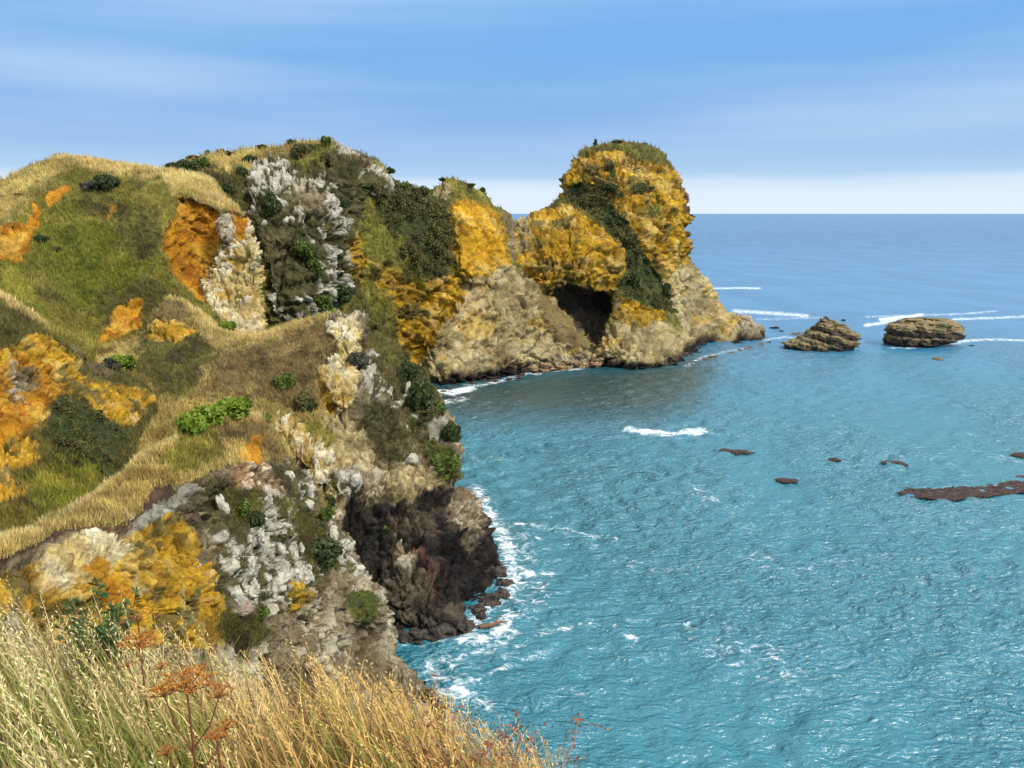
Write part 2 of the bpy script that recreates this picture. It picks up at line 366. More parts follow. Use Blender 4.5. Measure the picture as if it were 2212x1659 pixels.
    o = mesh_obj(name, V2, np.concatenate(Qs), terrain_mat(name + '_surface', matscale, bump, contrast=contrast), cols=C2, attrs={'rocky': np.concatenate(Rk)})
    o['kind'] = 'structure'
    LANDS[name] = dict(px=px, py=py, V=V, n=nv, W={k: W[i] for i, k in enumerate(names)}, D=D, obj=o, col=C2[:nmain])
    return o
def spot(land, px, py):
    A = LANDS[land]; k = np.argmin((A['px'] - px) ** 2 + (A['py'] - py) ** 2); return A['V'][k].astype(float), A['n'][k].astype(float), A['D'][k]

#=====================================================================  LAND
# ---- far headland with the domed stack, the sea cave and the crag
SKY_AB = [(330, 380), (355, 362), (448, 331), (552, 319), (607, 313), (653, 304), (695, 300), (716, 297), (742, 318), (786, 331), (820, 349), (851, 388), (903, 404), (937, 407), (953, 386), (963, 383), (995, 391), (1037, 412), (1050, 422), (1068, 441), (1090, 452), (1112, 471), (1156, 459), (1188, 440), (1214, 420), (1212, 393), (1221, 364), (1243, 331), (1287, 311), (1338, 303), (1393, 308), (1433, 331), (1462, 364), (1480, 400), (1496, 440), (1502, 466), (1493, 495), (1498, 528), (1498, 561), (1520, 586), (1546, 626), (1579, 674), (1622, 685), (1648, 710), (1659, 734)]
AB_poly = SKY_AB + [(1660, 748), (1593, 760), (1520, 764), (1490, 792), (1382, 808), (1294, 803), (1170, 814), (1064, 832), (1002, 840), (944, 850), (880, 830), (820, 780), (700, 760), (560, 770), (480, 740), (400, 600), (330, 480)]
W0 = ('z', 0.0)
AB_ctrl = [(355, 362, 175), (448, 331, 190), (552, 319, 200), (653, 304, 203), (716, 297, 200), (786, 331, 204), (851, 388, 212), (903, 404, 222), (955, 384, 232), (1037, 412, 238), (1090, 452, 243), (1112, 471, 246), (1156, 459, 252), (1214, 420, 258), (1212, 393, 262), (1243, 331, 266), (1338, 302, 270), (1433, 331, 272), (1498, 444, 270), (1502, 520, 268), (1520, 586, 272), (1579, 674, 276), (1622, 685, 276),
    (1657, 733, W0), (1593, 743, W0), (1520, 749, W0), (1484, 776, W0), (1382, 793, W0), (1294, 787, W0), (1170, 798, W0), (1064, 816, W0), (944, 831, W0),
    (1350, 420, 254), (1350, 490, 245), (1430, 500, 257), (1470, 640, 258), (1430, 700, 242), (1380, 700, 235), (1250, 560, 234), (1180, 520, 239), (1140, 600, 230), (1030, 480, 229), (1030, 600, 218), (1000, 700, 211), (1100, 700, 218), (1200, 740, 222), (900, 480, 212), (900, 600, 205), (900, 700, 201), (820, 480, 200), (730, 400, 193), (730, 550, 186), (730, 680, 180), (640, 400, 188), (640, 600, 176), (560, 420, 182), (530, 500, 172), (590, 700, 166), (480, 370, 181), (430, 500, 165), (700, 740, 175), (850, 740, 197), (330, 480, 160), (480, 740, 158)]
CAVE = [(1192, 641), (1228, 622), (1260, 627), (1283, 630), (1322, 638), (1323, 675), (1303, 703), (1288, 742), (1276, 742), (1261, 718), (1236, 685), (1210, 659)]
LOBE = [(1116, 475), (1156, 463), (1188, 446), (1250, 462), (1318, 515), (1350, 556), (1347, 600), (1325, 642), (1283, 628), (1228, 620), (1190, 640), (1150, 600), (1128, 540)]
BOULD = [(1277, 738), (1303, 705), (1340, 692), (1400, 690), (1450, 700), (1478, 735), (1486, 790), (1382, 812), (1280, 800)]
FIN = [(972, 470), (992, 432), (1055, 440), (1090, 465), (1104, 520), (1108, 575), (1075, 610), (1020, 622), (985, 590), (980, 540)]
WEDGE = [(1152, 608), (1192, 643), (1236, 690), (1272, 738), (1300, 800), (944, 850), (900, 740), (1000, 640), (1090, 590)]
RAMP = [(1225, 404), (1258, 393), (1300, 405), (1323, 425), (1330, 460), (1360, 481), (1352, 505), (1374, 513), (1389, 543), (1429, 605), (1447, 641), (1455, 674), (1393, 659), (1349, 641), (1338, 615), (1352, 590), (1350, 546), (1316, 506), (1294, 477), (1258, 451), (1228, 437)]
CRAG = [(535, 360), (600, 335), (640, 345), (716, 298), (760, 315), (851, 388), (852, 425), (795, 425), (780, 470), (792, 540), (775, 600), (750, 640), (690, 690), (580, 700), (575, 600), (555, 520), (530, 460)]
def wet_band(V, px, py, qx, qy): return sstep(3.6, 1.2, V[:, 2] + .3 * (qx - px))
AB_zones = [
    ([(354, 350), (720, 290), (720, 320), (560, 345), (545, 372), (470, 380), (345, 385)], 'drybrown', 8),
    ([(330, 372), (530, 360), (545, 470), (330, 480)], 'olivedark', 10),
    (CRAG, 'craggy', 8),
    ([(625, 330), (700, 300), (725, 305), (700, 350), (640, 352)], 'olive', 8),
    ([(745, 312), (800, 325), (835, 362), (780, 345)], 'olivedark', 6),
    ([(640, 385), (690, 395), (700, 430), (690, 470), (645, 450)], 'brownrock', 10),
    ([(775, 470), (830, 520), (875, 600), (860, 700), (800, 690), (760, 600)], 'olive', 10),
    ([(755, 520), (790, 500), (800, 560), (790, 620), (760, 590)], 'ochre', 10),
    ([(850, 398), (905, 400), (960, 412), (974, 470), (988, 560), (955, 605), (905, 590), (880, 540), (850, 490), (812, 440)], 'scrub', 12),
    ([(800, 560), (850, 570), (880, 610), (960, 605), (1000, 600), (1000, 650), (930, 760), (890, 800), (850, 720), (815, 640)], 'ochre', 14),
    ([(800, 630), (850, 640), (880, 720), (900, 800), (820, 780), (780, 690)], 'olive', 12),
    ([(940, 400), (953, 380), (1000, 385), (1075, 435), (1112, 468), (1100, 475), (1040, 436), (985, 430), (970, 460)], 'olive', 5),
    ([(940, 410), (955, 388), (975, 400), (972, 430), (955, 430)], 'tan', 4),
    (FIN, 'claybank', 9),
    ([(1000, 600), (1100, 585), (1125, 640), (1050, 680), (990, 690)], 'ochre', 22),
    ([(1085, 455), (1112, 471), (1125, 540), (1112, 560), (1098, 500)], 'brownrock', 6),
    ([(1100, 575), (1160, 590), (1200, 640), (1280, 740), (1300, 810), (930, 860), (905, 790), (950, 700), (1010, 610)], 'slab', 16),
    ([(1060, 600), (1120, 590), (1170, 620), (1130, 720), (1080, 690)], 'tan', 18),
    ([(860, 640), (960, 610), (1010, 600), (1000, 640), (960, 690), (930, 750), (900, 790), (865, 740)], 'ochre', 12),
    ([(1156, 612), (1192, 645), (1240, 690), (1272, 738), (1275, 760), (1212, 750), (1181, 696)], 'brown', 6),
    ([(1110, 470), (1150, 458), (1190, 440), (1230, 440), (1300, 490), (1360, 560), (1350, 600), (1325, 640), (1190, 645), (1150, 605), (1120, 560)], 'ochre', 6),
    ([(1112, 470), (1140, 458), (1145, 500), (1135, 540), (1125, 540)], 'tan', 14),
    ([(1210, 420), (1212, 380), (1243, 325), (1300, 300), (1400, 300), (1470, 360), (1510, 460), (1505, 560), (1480, 580), (1433, 602), (1400, 560), (1370, 500), (1320, 440)], 'ochre', 5),
    ([(1240, 335), (1287, 306), (1330, 298), (1395, 300), (1436, 328), (1468, 366), (1430, 350), (1385, 334), (1335, 325), (1290, 325)], 'olivedark', 4),
    ([(1478, 395), (1505, 440), (1508, 475), (1490, 470), (1478, 425)], 'redrock', 6),
    ([(1433, 604), (1470, 582), (1500, 562), (1530, 590), (1590, 670), (1660, 710), (1670, 760), (1480, 790), (1470, 720), (1452, 660)], 'slab', 5),
    (BOULD, 'slab', 5),
    ([(1330, 640), (1350, 640), (1400, 660), (1445, 672), (1440, 695), (1380, 690), (1320, 690)], 'ochre', 6),
    (RAMP, 'scrub', 4),
    ([(1360, 400), (1385, 392), (1405, 405), (1385, 420)], 'scrub', 3), ([(1310, 360), (1330, 370), (1335, 385), (1318, 380)], 'scrub', 3), ([(1322, 402), (1345, 410), (1345, 425), (1325, 420)], 'scrub', 3),
    ([(1400, 445), (1430, 440), (1425, 470), (1400, 465)], 'olive', 6),
    ([(1590, 675), (1625, 680), (1665, 730), (1650, 760), (1600, 745)], 'brownrock', 6),
    (CAVE, 'cave', 3),
    (wet_band, 'darkrock', 1),
    ([(1150, 785), (1200, 765), (1285, 772), (1300, 800), (1170, 812)], 'brownrock', 8),
]
relief('headland', AB_poly, AB_ctrl, 2.0, AB_zones, 'olive', 3.0, rim=[(SKY_AB[:9], 14), (SKY_AB[8:24], 8), (SKY_AB[23:39], 9), (SKY_AB[38:], 6)],
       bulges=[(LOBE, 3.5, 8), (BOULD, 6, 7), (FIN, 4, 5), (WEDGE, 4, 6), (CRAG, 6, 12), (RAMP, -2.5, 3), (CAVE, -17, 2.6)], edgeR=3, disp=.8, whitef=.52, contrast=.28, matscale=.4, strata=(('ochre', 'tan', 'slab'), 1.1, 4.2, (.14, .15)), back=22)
# ---- green bowl of the hill on the left
F_top = [(-300, 500), (-120, 440), (0, 388), (49, 362), (109, 338), (130, 334), (182, 339), (260, 352), (354, 366), (400, 372), (440, 378), (458, 389), (484, 422), (523, 456), (530, 469), (549, 498), (560, 537), (570, 602), (577, 667), (582, 715)]
F_poly = F_top + [(640, 770), (500, 800), (300, 860), (100, 860), (-300, 830)]
F_ctrl = [(-260, 480, 150), (0, 388, 150), (130, 334, 158), (260, 352, 157), (354, 366, 156), (456, 388, 152), (523, 456, 146), (560, 540, 141), (576, 667, 136), (600, 720, 132), (400, 450, 143), (440, 560, 145), (400, 640, 135), (370, 560, 138), (250, 480, 144), (120, 480, 142), (0, 480, 138), (200, 600, 133), (60, 650, 119), (200, 740, 118), (300, 700, 126), (400, 720, 126), (480, 760, 125), (0, 720, 107), (-250, 700, 105), (640, 760, 126), (300, 850, 110), (100, 850, 96), (-260, 800, 90)]
SCAR = [(388, 425), (440, 442), (470, 455), (478, 490), (470, 530), (452, 590), (450, 655), (420, 645), (380, 600), (352, 545), (360, 500), (378, 470)]
F_zones = [
    ([(60, 470), (150, 440), (250, 500), (330, 560), (330, 650), (200, 690), (120, 620), (80, 560)], 'green', 40),
    ([(180, 430), (330, 450), (350, 540), (310, 560), (240, 470)], 'olivedark', 20),
    ([(230, 620), (330, 590), (360, 640), (300, 720), (240, 700)], 'olivedark', 20),
    ([(-300, 490), (0, 380), (109, 330), (160, 360), (100, 400), (40, 460), (-300, 600)], 'drybrown', 18),
    ([(100, 330), (260, 345), (354, 360), (460, 382), (530, 462), (390, 422), (330, 420), (280, 385), (200, 365), (120, 350)], 'dry', 10),
    ([(290, 390), (345, 385), (370, 405), (360, 440), (310, 430)], 'olive', 10),
    ([(0, 545), (60, 600), (110, 690), (60, 690), (0, 640)], 'green', 14),
    ([(104, 417), (143, 396), (158, 405), (135, 415), (112, 455), (94, 435)], 'orange', 3),
    ([(70, 448), (90, 453), (83, 490), (73, 495), (52, 567), (-60, 550), (-60, 500), (26, 482), (57, 485)], 'orange', 4),
    ([(234, 438), (255, 443), (242, 469), (226, 476)], 'orange', 3),
    (SCAR, 'orange', 3),
    ([(500, 455), (530, 466), (552, 500), (562, 540), (572, 602), (584, 715), (600, 740), (500, 730), (455, 660), (430, 610), (470, 540), (500, 530)], 'cream', 5),
    ([(500, 452), (530, 466), (535, 490), (515, 520), (497, 500)], 'orange', 6),
    ([(470, 455), (502, 462), (505, 500), (498, 535), (482, 540), (474, 500)], 'brownrock', 4),
    (([(388, 421), (425, 432), (460, 446), (526, 465)], 2.5), 'redsoil', 2),
    ([(208, 743), (229, 704), (260, 657), (310, 639), (313, 659), (302, 687), (305, 706), (260, 732)], 'orange', 4),
]
relief('hill', F_poly, F_ctrl, 2.2, F_zones, 'olive', 1.7, rim=[(F_top[:13], 14), (F_top[12:], 5)], bulges=[(SCAR, -5, 5)], edgeR=2.5, matscale=.6, back=20)
# ---- ochre spur in front of the bowl
G_top = [(-300, 570), (-100, 606), (0, 641), (39, 662), (86, 691), (109, 712), (146, 730), (177, 751), (203, 771), (240, 790), (300, 815), (338, 848)]
G_poly = G_top + [(340, 885), (300, 930), (270, 1020), (240, 1080), (150, 1220), (-300, 1330)]
G_ctrl = [(-260, 560, 80), (0, 641, 84), (109, 712, 88), (203, 771, 93), (340, 850, 95), (335, 890, 93), (0, 770, 76), (100, 800, 81), (200, 860, 85), (100, 900, 76), (250, 930, 84), (0, 950, 69), (200, 1000, 73), (100, 1050, 63), (0, 1100, 57), (150, 1200, 56), (-260, 1000, 60), (-260, 1300, 45), (60, 1200, 51)]
G_scar = [(-120, 770), (0, 762), (44, 735), (60, 722), (91, 719), (125, 740), (156, 771), (182, 787), (213, 813), (260, 826), (312, 839), (337, 857), (325, 891), (299, 912), (260, 915), (221, 894), (182, 857), (146, 847), (122, 863), (104, 889), (96, 915), (65, 933), (0, 946), (-120, 960)]
G_zones = [
    ([(120, 850), (182, 857), (250, 915), (275, 930), (250, 1000), (221, 1060), (140, 1000), (90, 930)], 'scrub', 14),
    ([(-300, 950), (65, 933), (100, 1000), (60, 1100), (-300, 1150)], 'olivedark', 14),
    ([(80, 1010), (150, 1000), (220, 1000), (200, 1100), (100, 1130), (60, 1080)], 'green', 24),
    ([(-100, 930), (60, 940), (100, 1000), (20, 1010), (60, 1060), (0, 1100), (-100, 1100)], 'ochre', 22),
    ([(-100, 1080), (60, 1110), (120, 1160), (-100, 1250)], 'olive', 16),
    (G_scar, 'ochre', 5),
    ([(-120, 790), (0, 790), (50, 760), (120, 790), (150, 840), (100, 880), (60, 930), (-120, 950)], 'orange', 8),
    ([(20, 790), (60, 780), (90, 800), (70, 850), (20, 850)], 'brownrock', 26),
    ([(-300, 570), (0, 645), (109, 716), (95, 722), (60, 722), (40, 735), (0, 762), (-300, 760)], 'olivedark', 6),
    (([(-300, 570), (0, 641), (109, 712)], 4), 'dry', 5),
    (([(109, 714), (203, 773)], 6), 'olive', 5),
    ([(150, 740), (215, 775), (255, 800), (230, 812), (190, 785)], 'brownrock', 6),
]
relief('spur', G_poly, G_ctrl, 2.2, G_zones, 'olivedark', 1.2, rim=[(G_top, 4)], edgeR=2, matscale=.9, back=14)
# ---- promontory running out to the dark rocks at the sea
C_top = [(230, 745), (270, 735), (300, 720), (330, 680), (345, 655), (365, 641), (395, 648), (440, 680), (482, 714), (520, 721), (573, 717), (604, 705), (690, 682), (756, 672), (787, 677), (805, 688), (833, 718), (862, 742), (876, 752), (888, 777), (919, 800), (939, 837), (965, 877), (990, 912), (998, 937), (986, 960), (1001, 1003), (1003, 1032), (988, 1049), (1017, 1066), (1043, 1109), (1054, 1142), (1087, 1179), (1095, 1247)]
C_poly = C_top + [(1098, 1258), (1086, 1292), (1030, 1318), (1014, 1340), (1003, 1375), (966, 1390), (853, 1394), (780, 1380), (700, 1250), (620, 1150), (520, 1080), (400, 1120), (250, 1180), (130, 1200), (90, 1100), (150, 980), (200, 900), (240, 840), (215, 790), (205, 765)]
C_ctrl = [(230, 745, 112), (345, 655, 119), (395, 648, 120), (482, 717, 118), (573, 717, 118), (690, 682, 118), (756, 672, 117), (805, 688, 119), (862, 742, 117), (919, 800, 113), (965, 877, 108), (1000, 937, 103), (1003, 1020, 99), (1043, 1109, 95.5), (1089, 1179, 93), (1097, 1247, W0), (1026, 1307, W0), (1000, 1365, W0), (853, 1374, W0),
    (740, 720, 113), (700, 850, 101), (760, 850, 102), (850, 850, 105), (900, 950, 100), (800, 1000, 93), (700, 1000, 90), (900, 1100, 90), (850, 1200, 83.5), (960, 1200, 86), (960, 1300, 79), (900, 1300, 77.8), (1030, 1260, 85), (780, 1250, 80), (640, 900, 97), (560, 880, 97), (450, 800, 104), (600, 800, 106), (330, 850, 98), (250, 900, 91), (350, 950, 89), (450, 930, 91), (250, 1020, 81), (150, 1150, 68), (400, 1020, 83), (600, 1050, 86), (700, 1250, 78), (780, 1380, 75), (620, 1100, 84), (100, 1100, 70)]
KNOB = [(580, 928), (598, 893), (624, 884), (650, 903), (664, 935), (710, 975), (765, 1040), (740, 1070), (690, 1050), (640, 992), (610, 965)]
CLIFFL = [(704, 700), (722, 730), (730, 757), (690, 800), (690, 862), (720, 895), (690, 930), (660, 945), (624, 887), (590, 920), (560, 1000), (700, 1250), (860, 1400), (1110, 1400), (1110, 900), (900, 700), (790, 660), (740, 672)]
WCRAG = [(704, 700), (740, 690), (756, 680), (779, 690), (790, 715), (780, 757), (765, 780), (772, 823), (778, 863), (765, 892), (725, 894), (704, 863), (687, 823), (690, 800), (719, 771), (730, 757), (722, 728)]
C_zones = [
    ([(300, 880), (560, 870), (640, 900), (560, 1000), (300, 1100), (150, 1150)], 'drybrown', 30),
    ([(480, 735), (600, 720), (720, 690), (735, 760), (690, 850), (560, 870), (440, 860), (430, 780)], 'brown', 22),
    ([(310, 720), (440, 710), (470, 760), (420, 850), (340, 860), (280, 800)], 'olivedark', 18),
    ([(330, 690), (345, 650), (395, 645), (425, 690), (360, 690)], 'brown', 6),
    ([(302, 708), (336, 690), (404, 690), (428, 712), (391, 732), (320, 736)], 'ochre', 6),
    ([(395, 640), (440, 672), (485, 705), (610, 698), (600, 722), (520, 742), (470, 752), (440, 722), (415, 680)], 'dry', 14),
    (([(365, 643), (400, 650), (440, 682), (482, 718), (520, 724), (573, 720)], 3), 'dry', 4),
    (([(600, 708), (690, 685), (756, 676)], 5), 'dry', 4),
    ([(320, 830), (355, 870), (340, 910), (300, 930), (260, 960), (240, 1040), (120, 1160), (200, 1000), (280, 900)], 'drybrown', 12),
    (CLIFFL, 'brownrock', 6),
    ([(790, 670), (835, 705), (880, 760), (880, 800), (840, 790), (800, 740)], 'olivedark', 10),
    ([(775, 745), (850, 770), (900, 800), (900, 850), (850, 870), (790, 830)], 'craggy', 10),
    ([(860, 760), (890, 770), (925, 800), (945, 840), (960, 900), (920, 930), (890, 870)], 'scrub', 10),
    (WCRAG, 'cream', 6),
    ([(690, 815), (700, 815), (716, 857), (722, 892), (705, 890), (692, 860)], 'ochre', 4),
    ([(700, 885), (760, 890), (800, 940), (820, 1010), (760, 1030), (700, 1000), (665, 950)], 'tan', 16),
    ([(660, 940), (700, 960), (760, 1040), (800, 1100), (740, 1110), (690, 1040)], 'tan', 14),
    ([(640, 915), (680, 900), (725, 940), (700, 975), (665, 955)], 'olive', 10),
    (KNOB, 'cream', 5),
    ([(583, 925), (625, 922), (638, 958), (622, 978), (600, 955)], 'ochre', 4),
    ([(820, 1000), (900, 980), (960, 1040), (900, 1100), (850, 1080)], 'tan', 14),
    ([(898, 905), (925, 930), (975, 965), (1005, 1006), (1010, 1030), (965, 1040), (928, 985)], 'moss', 6),
    ([(780, 865), (880, 850), (930, 930), (905, 1000), (830, 985), (790, 930)], 'craggy', 18),
    ([(700, 1000), (760, 1010), (800, 1060), (760, 1090), (720, 1050)], 'craggy', 16),
    ([(925, 918), (948, 886), (965, 915), (980, 955), (945, 945)], 'greyrock', 4),
    ([(756, 1046), (800, 1090), (870, 1080), (900, 1060), (960, 1050), (1010, 1068), (1060, 1140), (1105, 1180), (1110, 1260), (1010, 1400), (840, 1410), (780, 1240), (740, 1130)], 'darkrock', 14),
    ([(980, 1050), (1040, 1090), (1060, 1150), (1020, 1190), (980, 1120)], 'brownrock', 10),
    ([(900, 1180), (960, 1200), (1000, 1290), (940, 1270)], 'redrock', 10),
    ([(850, 1160), (900, 1190), (900, 1250), (860, 1240)], 'brownrock', 10),
    (lambda V, px, py, qx, qy: sstep(5.5, 2.0, V[:, 2] + .2 * (qx - px)) * (px > 780), 'darkrock', 1),
]
relief('promontory', C_poly, C_ctrl, 1.75, C_zones, 'drybrown', 1.5, rim=[(C_top[:14], 5), (C_top[13:22], 3), (C_top[21:30], 3.5), (C_top[29:], 2.5)], bulges=[(KNOB, 1, 2), (WCRAG, 2, 2.5)], whitef=.65, wsc=.8, edgeR=1.6, matscale=.8, back=14)
# ---- nearest cliff
D_top = [(-300, 1268), (0, 1170), (80, 1150), (160, 1100), (250, 1045), (312, 982), (391, 941), (469, 904), (521, 891), (560, 897), (590, 925), (640, 985), (690, 1060), (718, 1112), (763, 1175), (778, 1217), (801, 1247), (833, 1281), (845, 1314), (851, 1397), (883, 1442), (928, 1472)]
D_poly = D_top + [(960, 1530), (900, 1640), (600, 1640), (300, 1600), (-300, 1600)]
D_ctrl = [(-260, 1260, 27), (0, 1170, 35), (160, 1100, 44), (250, 1045, 50), (391, 941, 60), (469, 904, 65), (560, 897, 69), (640, 985, 70), (718, 1112, 70.5), (778, 1217, 70), (835, 1281, 70.5), (851, 1397, 69), (883, 1442, 66), (928, 1472, 62.5), (0, 1215, 34), (150, 1155, 41), (270, 1130, 45), (400, 1040, 54), (520, 970, 62), (300, 1230, 42.5), (150, 1250, 37), (0, 1300, 32), (450, 1150, 53), (600, 1100, 62), (450, 1300, 48), (600, 1250, 58), (700, 1300, 63), (780, 1310, 67), (300, 1350, 41), (500, 1420, 50), (700, 1450, 59), (0, 1450, 30), (300, 1550, 37), (600, 1600, 50), (900, 1640, 55), (-260, 1600, 24)]
MDOME = [(745, 1285), (775, 1262), (810, 1265), (840, 1300), (846, 1350), (800, 1370), (750, 1350), (738, 1315)]
D_zones = [
    ([(360, 960), (460, 925), (500, 930), (480, 990), (420, 1020), (370, 1030), (340, 1000)], 'olive', 14),
    ([(460, 915), (560, 905), (590, 930), (640, 1000), (600, 1000), (540, 960), (480, 970)], 'brown', 14),
    ([(-300, 1290), (0, 1195), (130, 1148), (270, 1128), (320, 1090), (380, 1045), (500, 995), (560, 1000), (640, 990), (720, 1110), (860, 1290), (960, 1500), (900, 1660), (-300, 1660)], 'brownrock', 7),
    ([(440, 1040), (560, 1000), (650, 1000), (760, 1180), (800, 1250), (700, 1300), (560, 1310), (490, 1290), (470, 1160)], 'craggy', 10),
    ([(500, 1000), (560, 985), (600, 1010), (625, 1060), (560, 1065), (500, 1040)], 'pinkcrag', 8),
    ([(505, 985), (535, 955), (566, 935), (572, 990), (556, 1004)], 'orange', 6),
    ([(590, 1080), (640, 1075), (660, 1120), (700, 1150), (740, 1200), (700, 1240), (640, 1200)], 'olivedark', 14),
    ([(500, 1062), (560, 1060), (580, 1110), (540, 1140), (510, 1120)], 'olivedark', 8),
    ([(560, 1100), (620, 1100), (660, 1220), (620, 1290), (570, 1200)], 'craggy', 16),
    ([(300, 1135), (370, 1095), (400, 1105), (425, 1150), (465, 1200), (487, 1270), (500, 1350), (480, 1400), (250, 1400), (60, 1350), (-100, 1260), (60, 1195), (150, 1165), (220, 1150)], 'ochre', 8),
    ([(90, 1185), (200, 1140), (270, 1140), (290, 1170), (230, 1250), (150, 1260), (100, 1230)], 'cream', 14),
    ([(190, 1200), (225, 1180), (245, 1240), (215, 1270)], 'orange', 10),
    ([(235, 1230), (275, 1260), (300, 1300), (270, 1320), (240, 1290)], 'orange', 8),
    ([(-300, 1290), (0, 1205), (60, 1200), (90, 1260), (60, 1330), (-300, 1340)], 'ochre', 14),
    ([(280, 1120), (340, 1075), (420, 1035), (450, 1050), (420, 1075), (370, 1100), (300, 1140)], 'greyrock', 8),
    ([(305, 1095), (335, 1052), (372, 1045), (378, 1062), (345, 1078), (320, 1105)], 'redsoil', 5),
    (([(-300, 1295), (0, 1197), (60, 1180), (130, 1150), (200, 1138), (270, 1132), (310, 1102)], 4), 'redsoil', 3),
    (([(-300, 1268), (0, 1172), (80, 1152), (160, 1102), (250, 1047), (312, 984), (391, 943), (469, 906), (521, 893), (560, 900)], 5), 'dry', 7),
    ([(700, 1240), (760, 1230), (800, 1245), (860, 1310), (870, 1420), (960, 1500), (800, 1500), (640, 1400), (560, 1330)], 'brownrock', 10),
    ([(755, 1285), (780, 1268), (812, 1272), (826, 1312), (806, 1352), (770, 1348), (750, 1322)], 'moss', 9), ([(790, 1262), (815, 1270), (845, 1310), (850, 1360), (820, 1360), (822, 1310)], 'brownrock', 4),
    ([(480, 1320), (560, 1310), (600, 1360), (540, 1420), (470, 1400)], 'olivedark', 12),
    ([(610, 1260), (650, 1250), (680, 1290), (640, 1330)], 'ochre', 14),
]
relief('cliff', D_poly, D_ctrl, 1.45, D_zones, 'drybrown', 1.3, rim=[(D_top[:10], 2.5), (D_top[9:], 2)], bulges=[(MDOME, 1.2, 3)], whitef=.52, wsc=.85, edgeR=1.2, disp=.72, matscale=1.3, back=9)
#@@SEA@@
#=====================================================================  SEA
def build_sea():
    s = np.concatenate([[.06, .15, .3, .5, .8, 1.2, 1.7, 2.3], np.arange(3, 60, 1.0), np.arange(60, 420, 1.8), np.arange(420, 900, 2.6), np.arange(900, 1500, 8)])
    py = HORIZ + s; px = np.arange(-520, 2740, 4.6)
    PX, PY = np.meshgrid(px, py); fx, fy = PX.ravel(), PY.ravel()
    Y = water_y(fx, fy); V = unproj(fx, fy, Y)
    dyl = np.gradient(water_y(np.full(len(py), CX), py)); dyl = np.abs(np.repeat(dyl, len(px)))
    r = np.random.default_rng(11); h = np.zeros(len(V))
    warp = 2.5 * fbm(np.stack([V[:, 0] / 30, V[:, 1] / 30, 0 * fx], 1), 2)
    gust = sstep(-.4, .4, fbm(np.stack([V[:, 0] / 26, V[:, 1] / 26, 0 * fx + 5], 1), 3))
    for k in range(70):
        lam = .9 * (6.5 / .9) ** r.random(); th = math.radians(-70 + r.normal() * 48); kx, ky = math.cos(th), math.sin(th)
        a = .070 * lam / (2 * math.pi); fade = sstep(1.6, 4.0, lam / (dyl + .15))
        ph = 2 * math.pi * (V[:, 0] * kx + V[:, 1] * ky + warp * .4) / lam + r.random() * 6.28
        sn = np.sin(ph); h += a * fade * (sn + .25 * np.cos(2 * ph)) * (.55 + .6 * gust) * .75
    near = sstep(9000, 300, Y); V[:, 2] += h * near
    # depth of clear water: teal close in, deep blue outside
    nz = fbm(np.stack([V[:, 0] / 45, V[:, 1] / 90, 0 * fx], 1), 4)
    t = sstep(95, 330, Y + 45 * nz - .15 * V[:, 0])
    t2 = sstep(300, 1500, Y)
    teal = np.array((.009, .145, .192)); mid = np.array((.018, .150, .300)); far = np.array((.010, .118, .255))
    C = teal + (mid - teal) * t[:, None]; C = C + (far - C) * t2[:, None]
    reef = sstep(60, -30, sdist([(900, 850), (1060, 820), (1290, 795), (1480, 780), (1530, 790), (1500, 850), (1400, 890), (1150, 890), (980, 880)], fx, fy + 18 * nz) * -1)  # dark green over reef, mostly the cliff's reflection painted into the water colour
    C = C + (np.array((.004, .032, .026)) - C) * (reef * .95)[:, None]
    foam = np.zeros(len(fx))
    def streak(pl, w, a, soft=1.0, sy=2.2):
        nonlocal foam
        d = seg_dist(lines_of(pl), fx, fy, sy=sy); foam = np.maximum(foam, a * sstep(w * (1 + soft), w * (1 - .8 * soft), d))
    streak([(1030, 1060), (1062, 1120), (1100, 1180), (1108, 1250), (1095, 1290), (1040, 1320), (1015, 1350), (1005, 1380)], 26, .68, 1)
    streak([(1110, 1220), (1145, 1240), (1160, 1275)], 24, .62); streak([(1110, 1150), (1170, 1165)], 14, .55)
    streak([(1000, 1385), (1040, 1385), (1085, 1360), (1105, 1330)], 22, .78); streak([(1120, 1395), (1200, 1360), (1310, 1345), (1370, 1380)], 14, .60)
    streak([(930, 1440), (990, 1490), (1060, 1530)], 34, .62); streak([(1060, 1430), (1150, 1420), (1200, 1395)], 12, .58)
    streak([(1110, 1130), (1200, 1140), (1330, 1165)], 9, .60); streak([(1040, 1460), (1110, 1440)], 14, .6)
    streak([(870, 1395), (960, 1385)], 10, .6)
    streak([(935, 845), (975, 848), (1015, 838)], 16, .85); streak([(950, 870), (1000, 862)], 14, .62); streak([(1010, 836), (1060, 828), (1110, 815)], 8, .66)
    streak([(1110, 812), (1200, 802), (1260, 796)], 5, .75); streak([(1480, 792), (1520, 770), (1610, 752)], 6, .62)
    streak([(1355, 928), (1390, 932), (1450, 938), (1515, 931)], 15, .78, 1); streak([(1420, 936), (1560, 940)], 4, .6)
    streak([(1545, 623), (1600, 622), (1640, 623)], 7, .72, 1, 2.6); streak([(1590, 672), (1660, 676), (1740, 682)], 13, .68, 1, 2.4); streak([(1640, 690), (1780, 686)], 9, .55, 1, 2.6)
    streak([(1872, 684), (1950, 682), (2080, 678), (2150, 672)], 6, .62); streak([(1872, 702), (1905, 698), (1935, 690)], 9, .75, 1); streak([(1905, 690), (1990, 680)], 9, .8); streak([(2060, 690), (2212, 684)], 8, .66)
    streak([(2070, 738), (2130, 733), (2300, 738)], 7, .7); streak([(1650, 735), (1700, 728), (1760, 735)], 7, .62); streak([(1920, 752), (1990, 750)], 6, .6)
    streak([(2075, 742), (2040, 745), (1960, 752)], 5, .7)
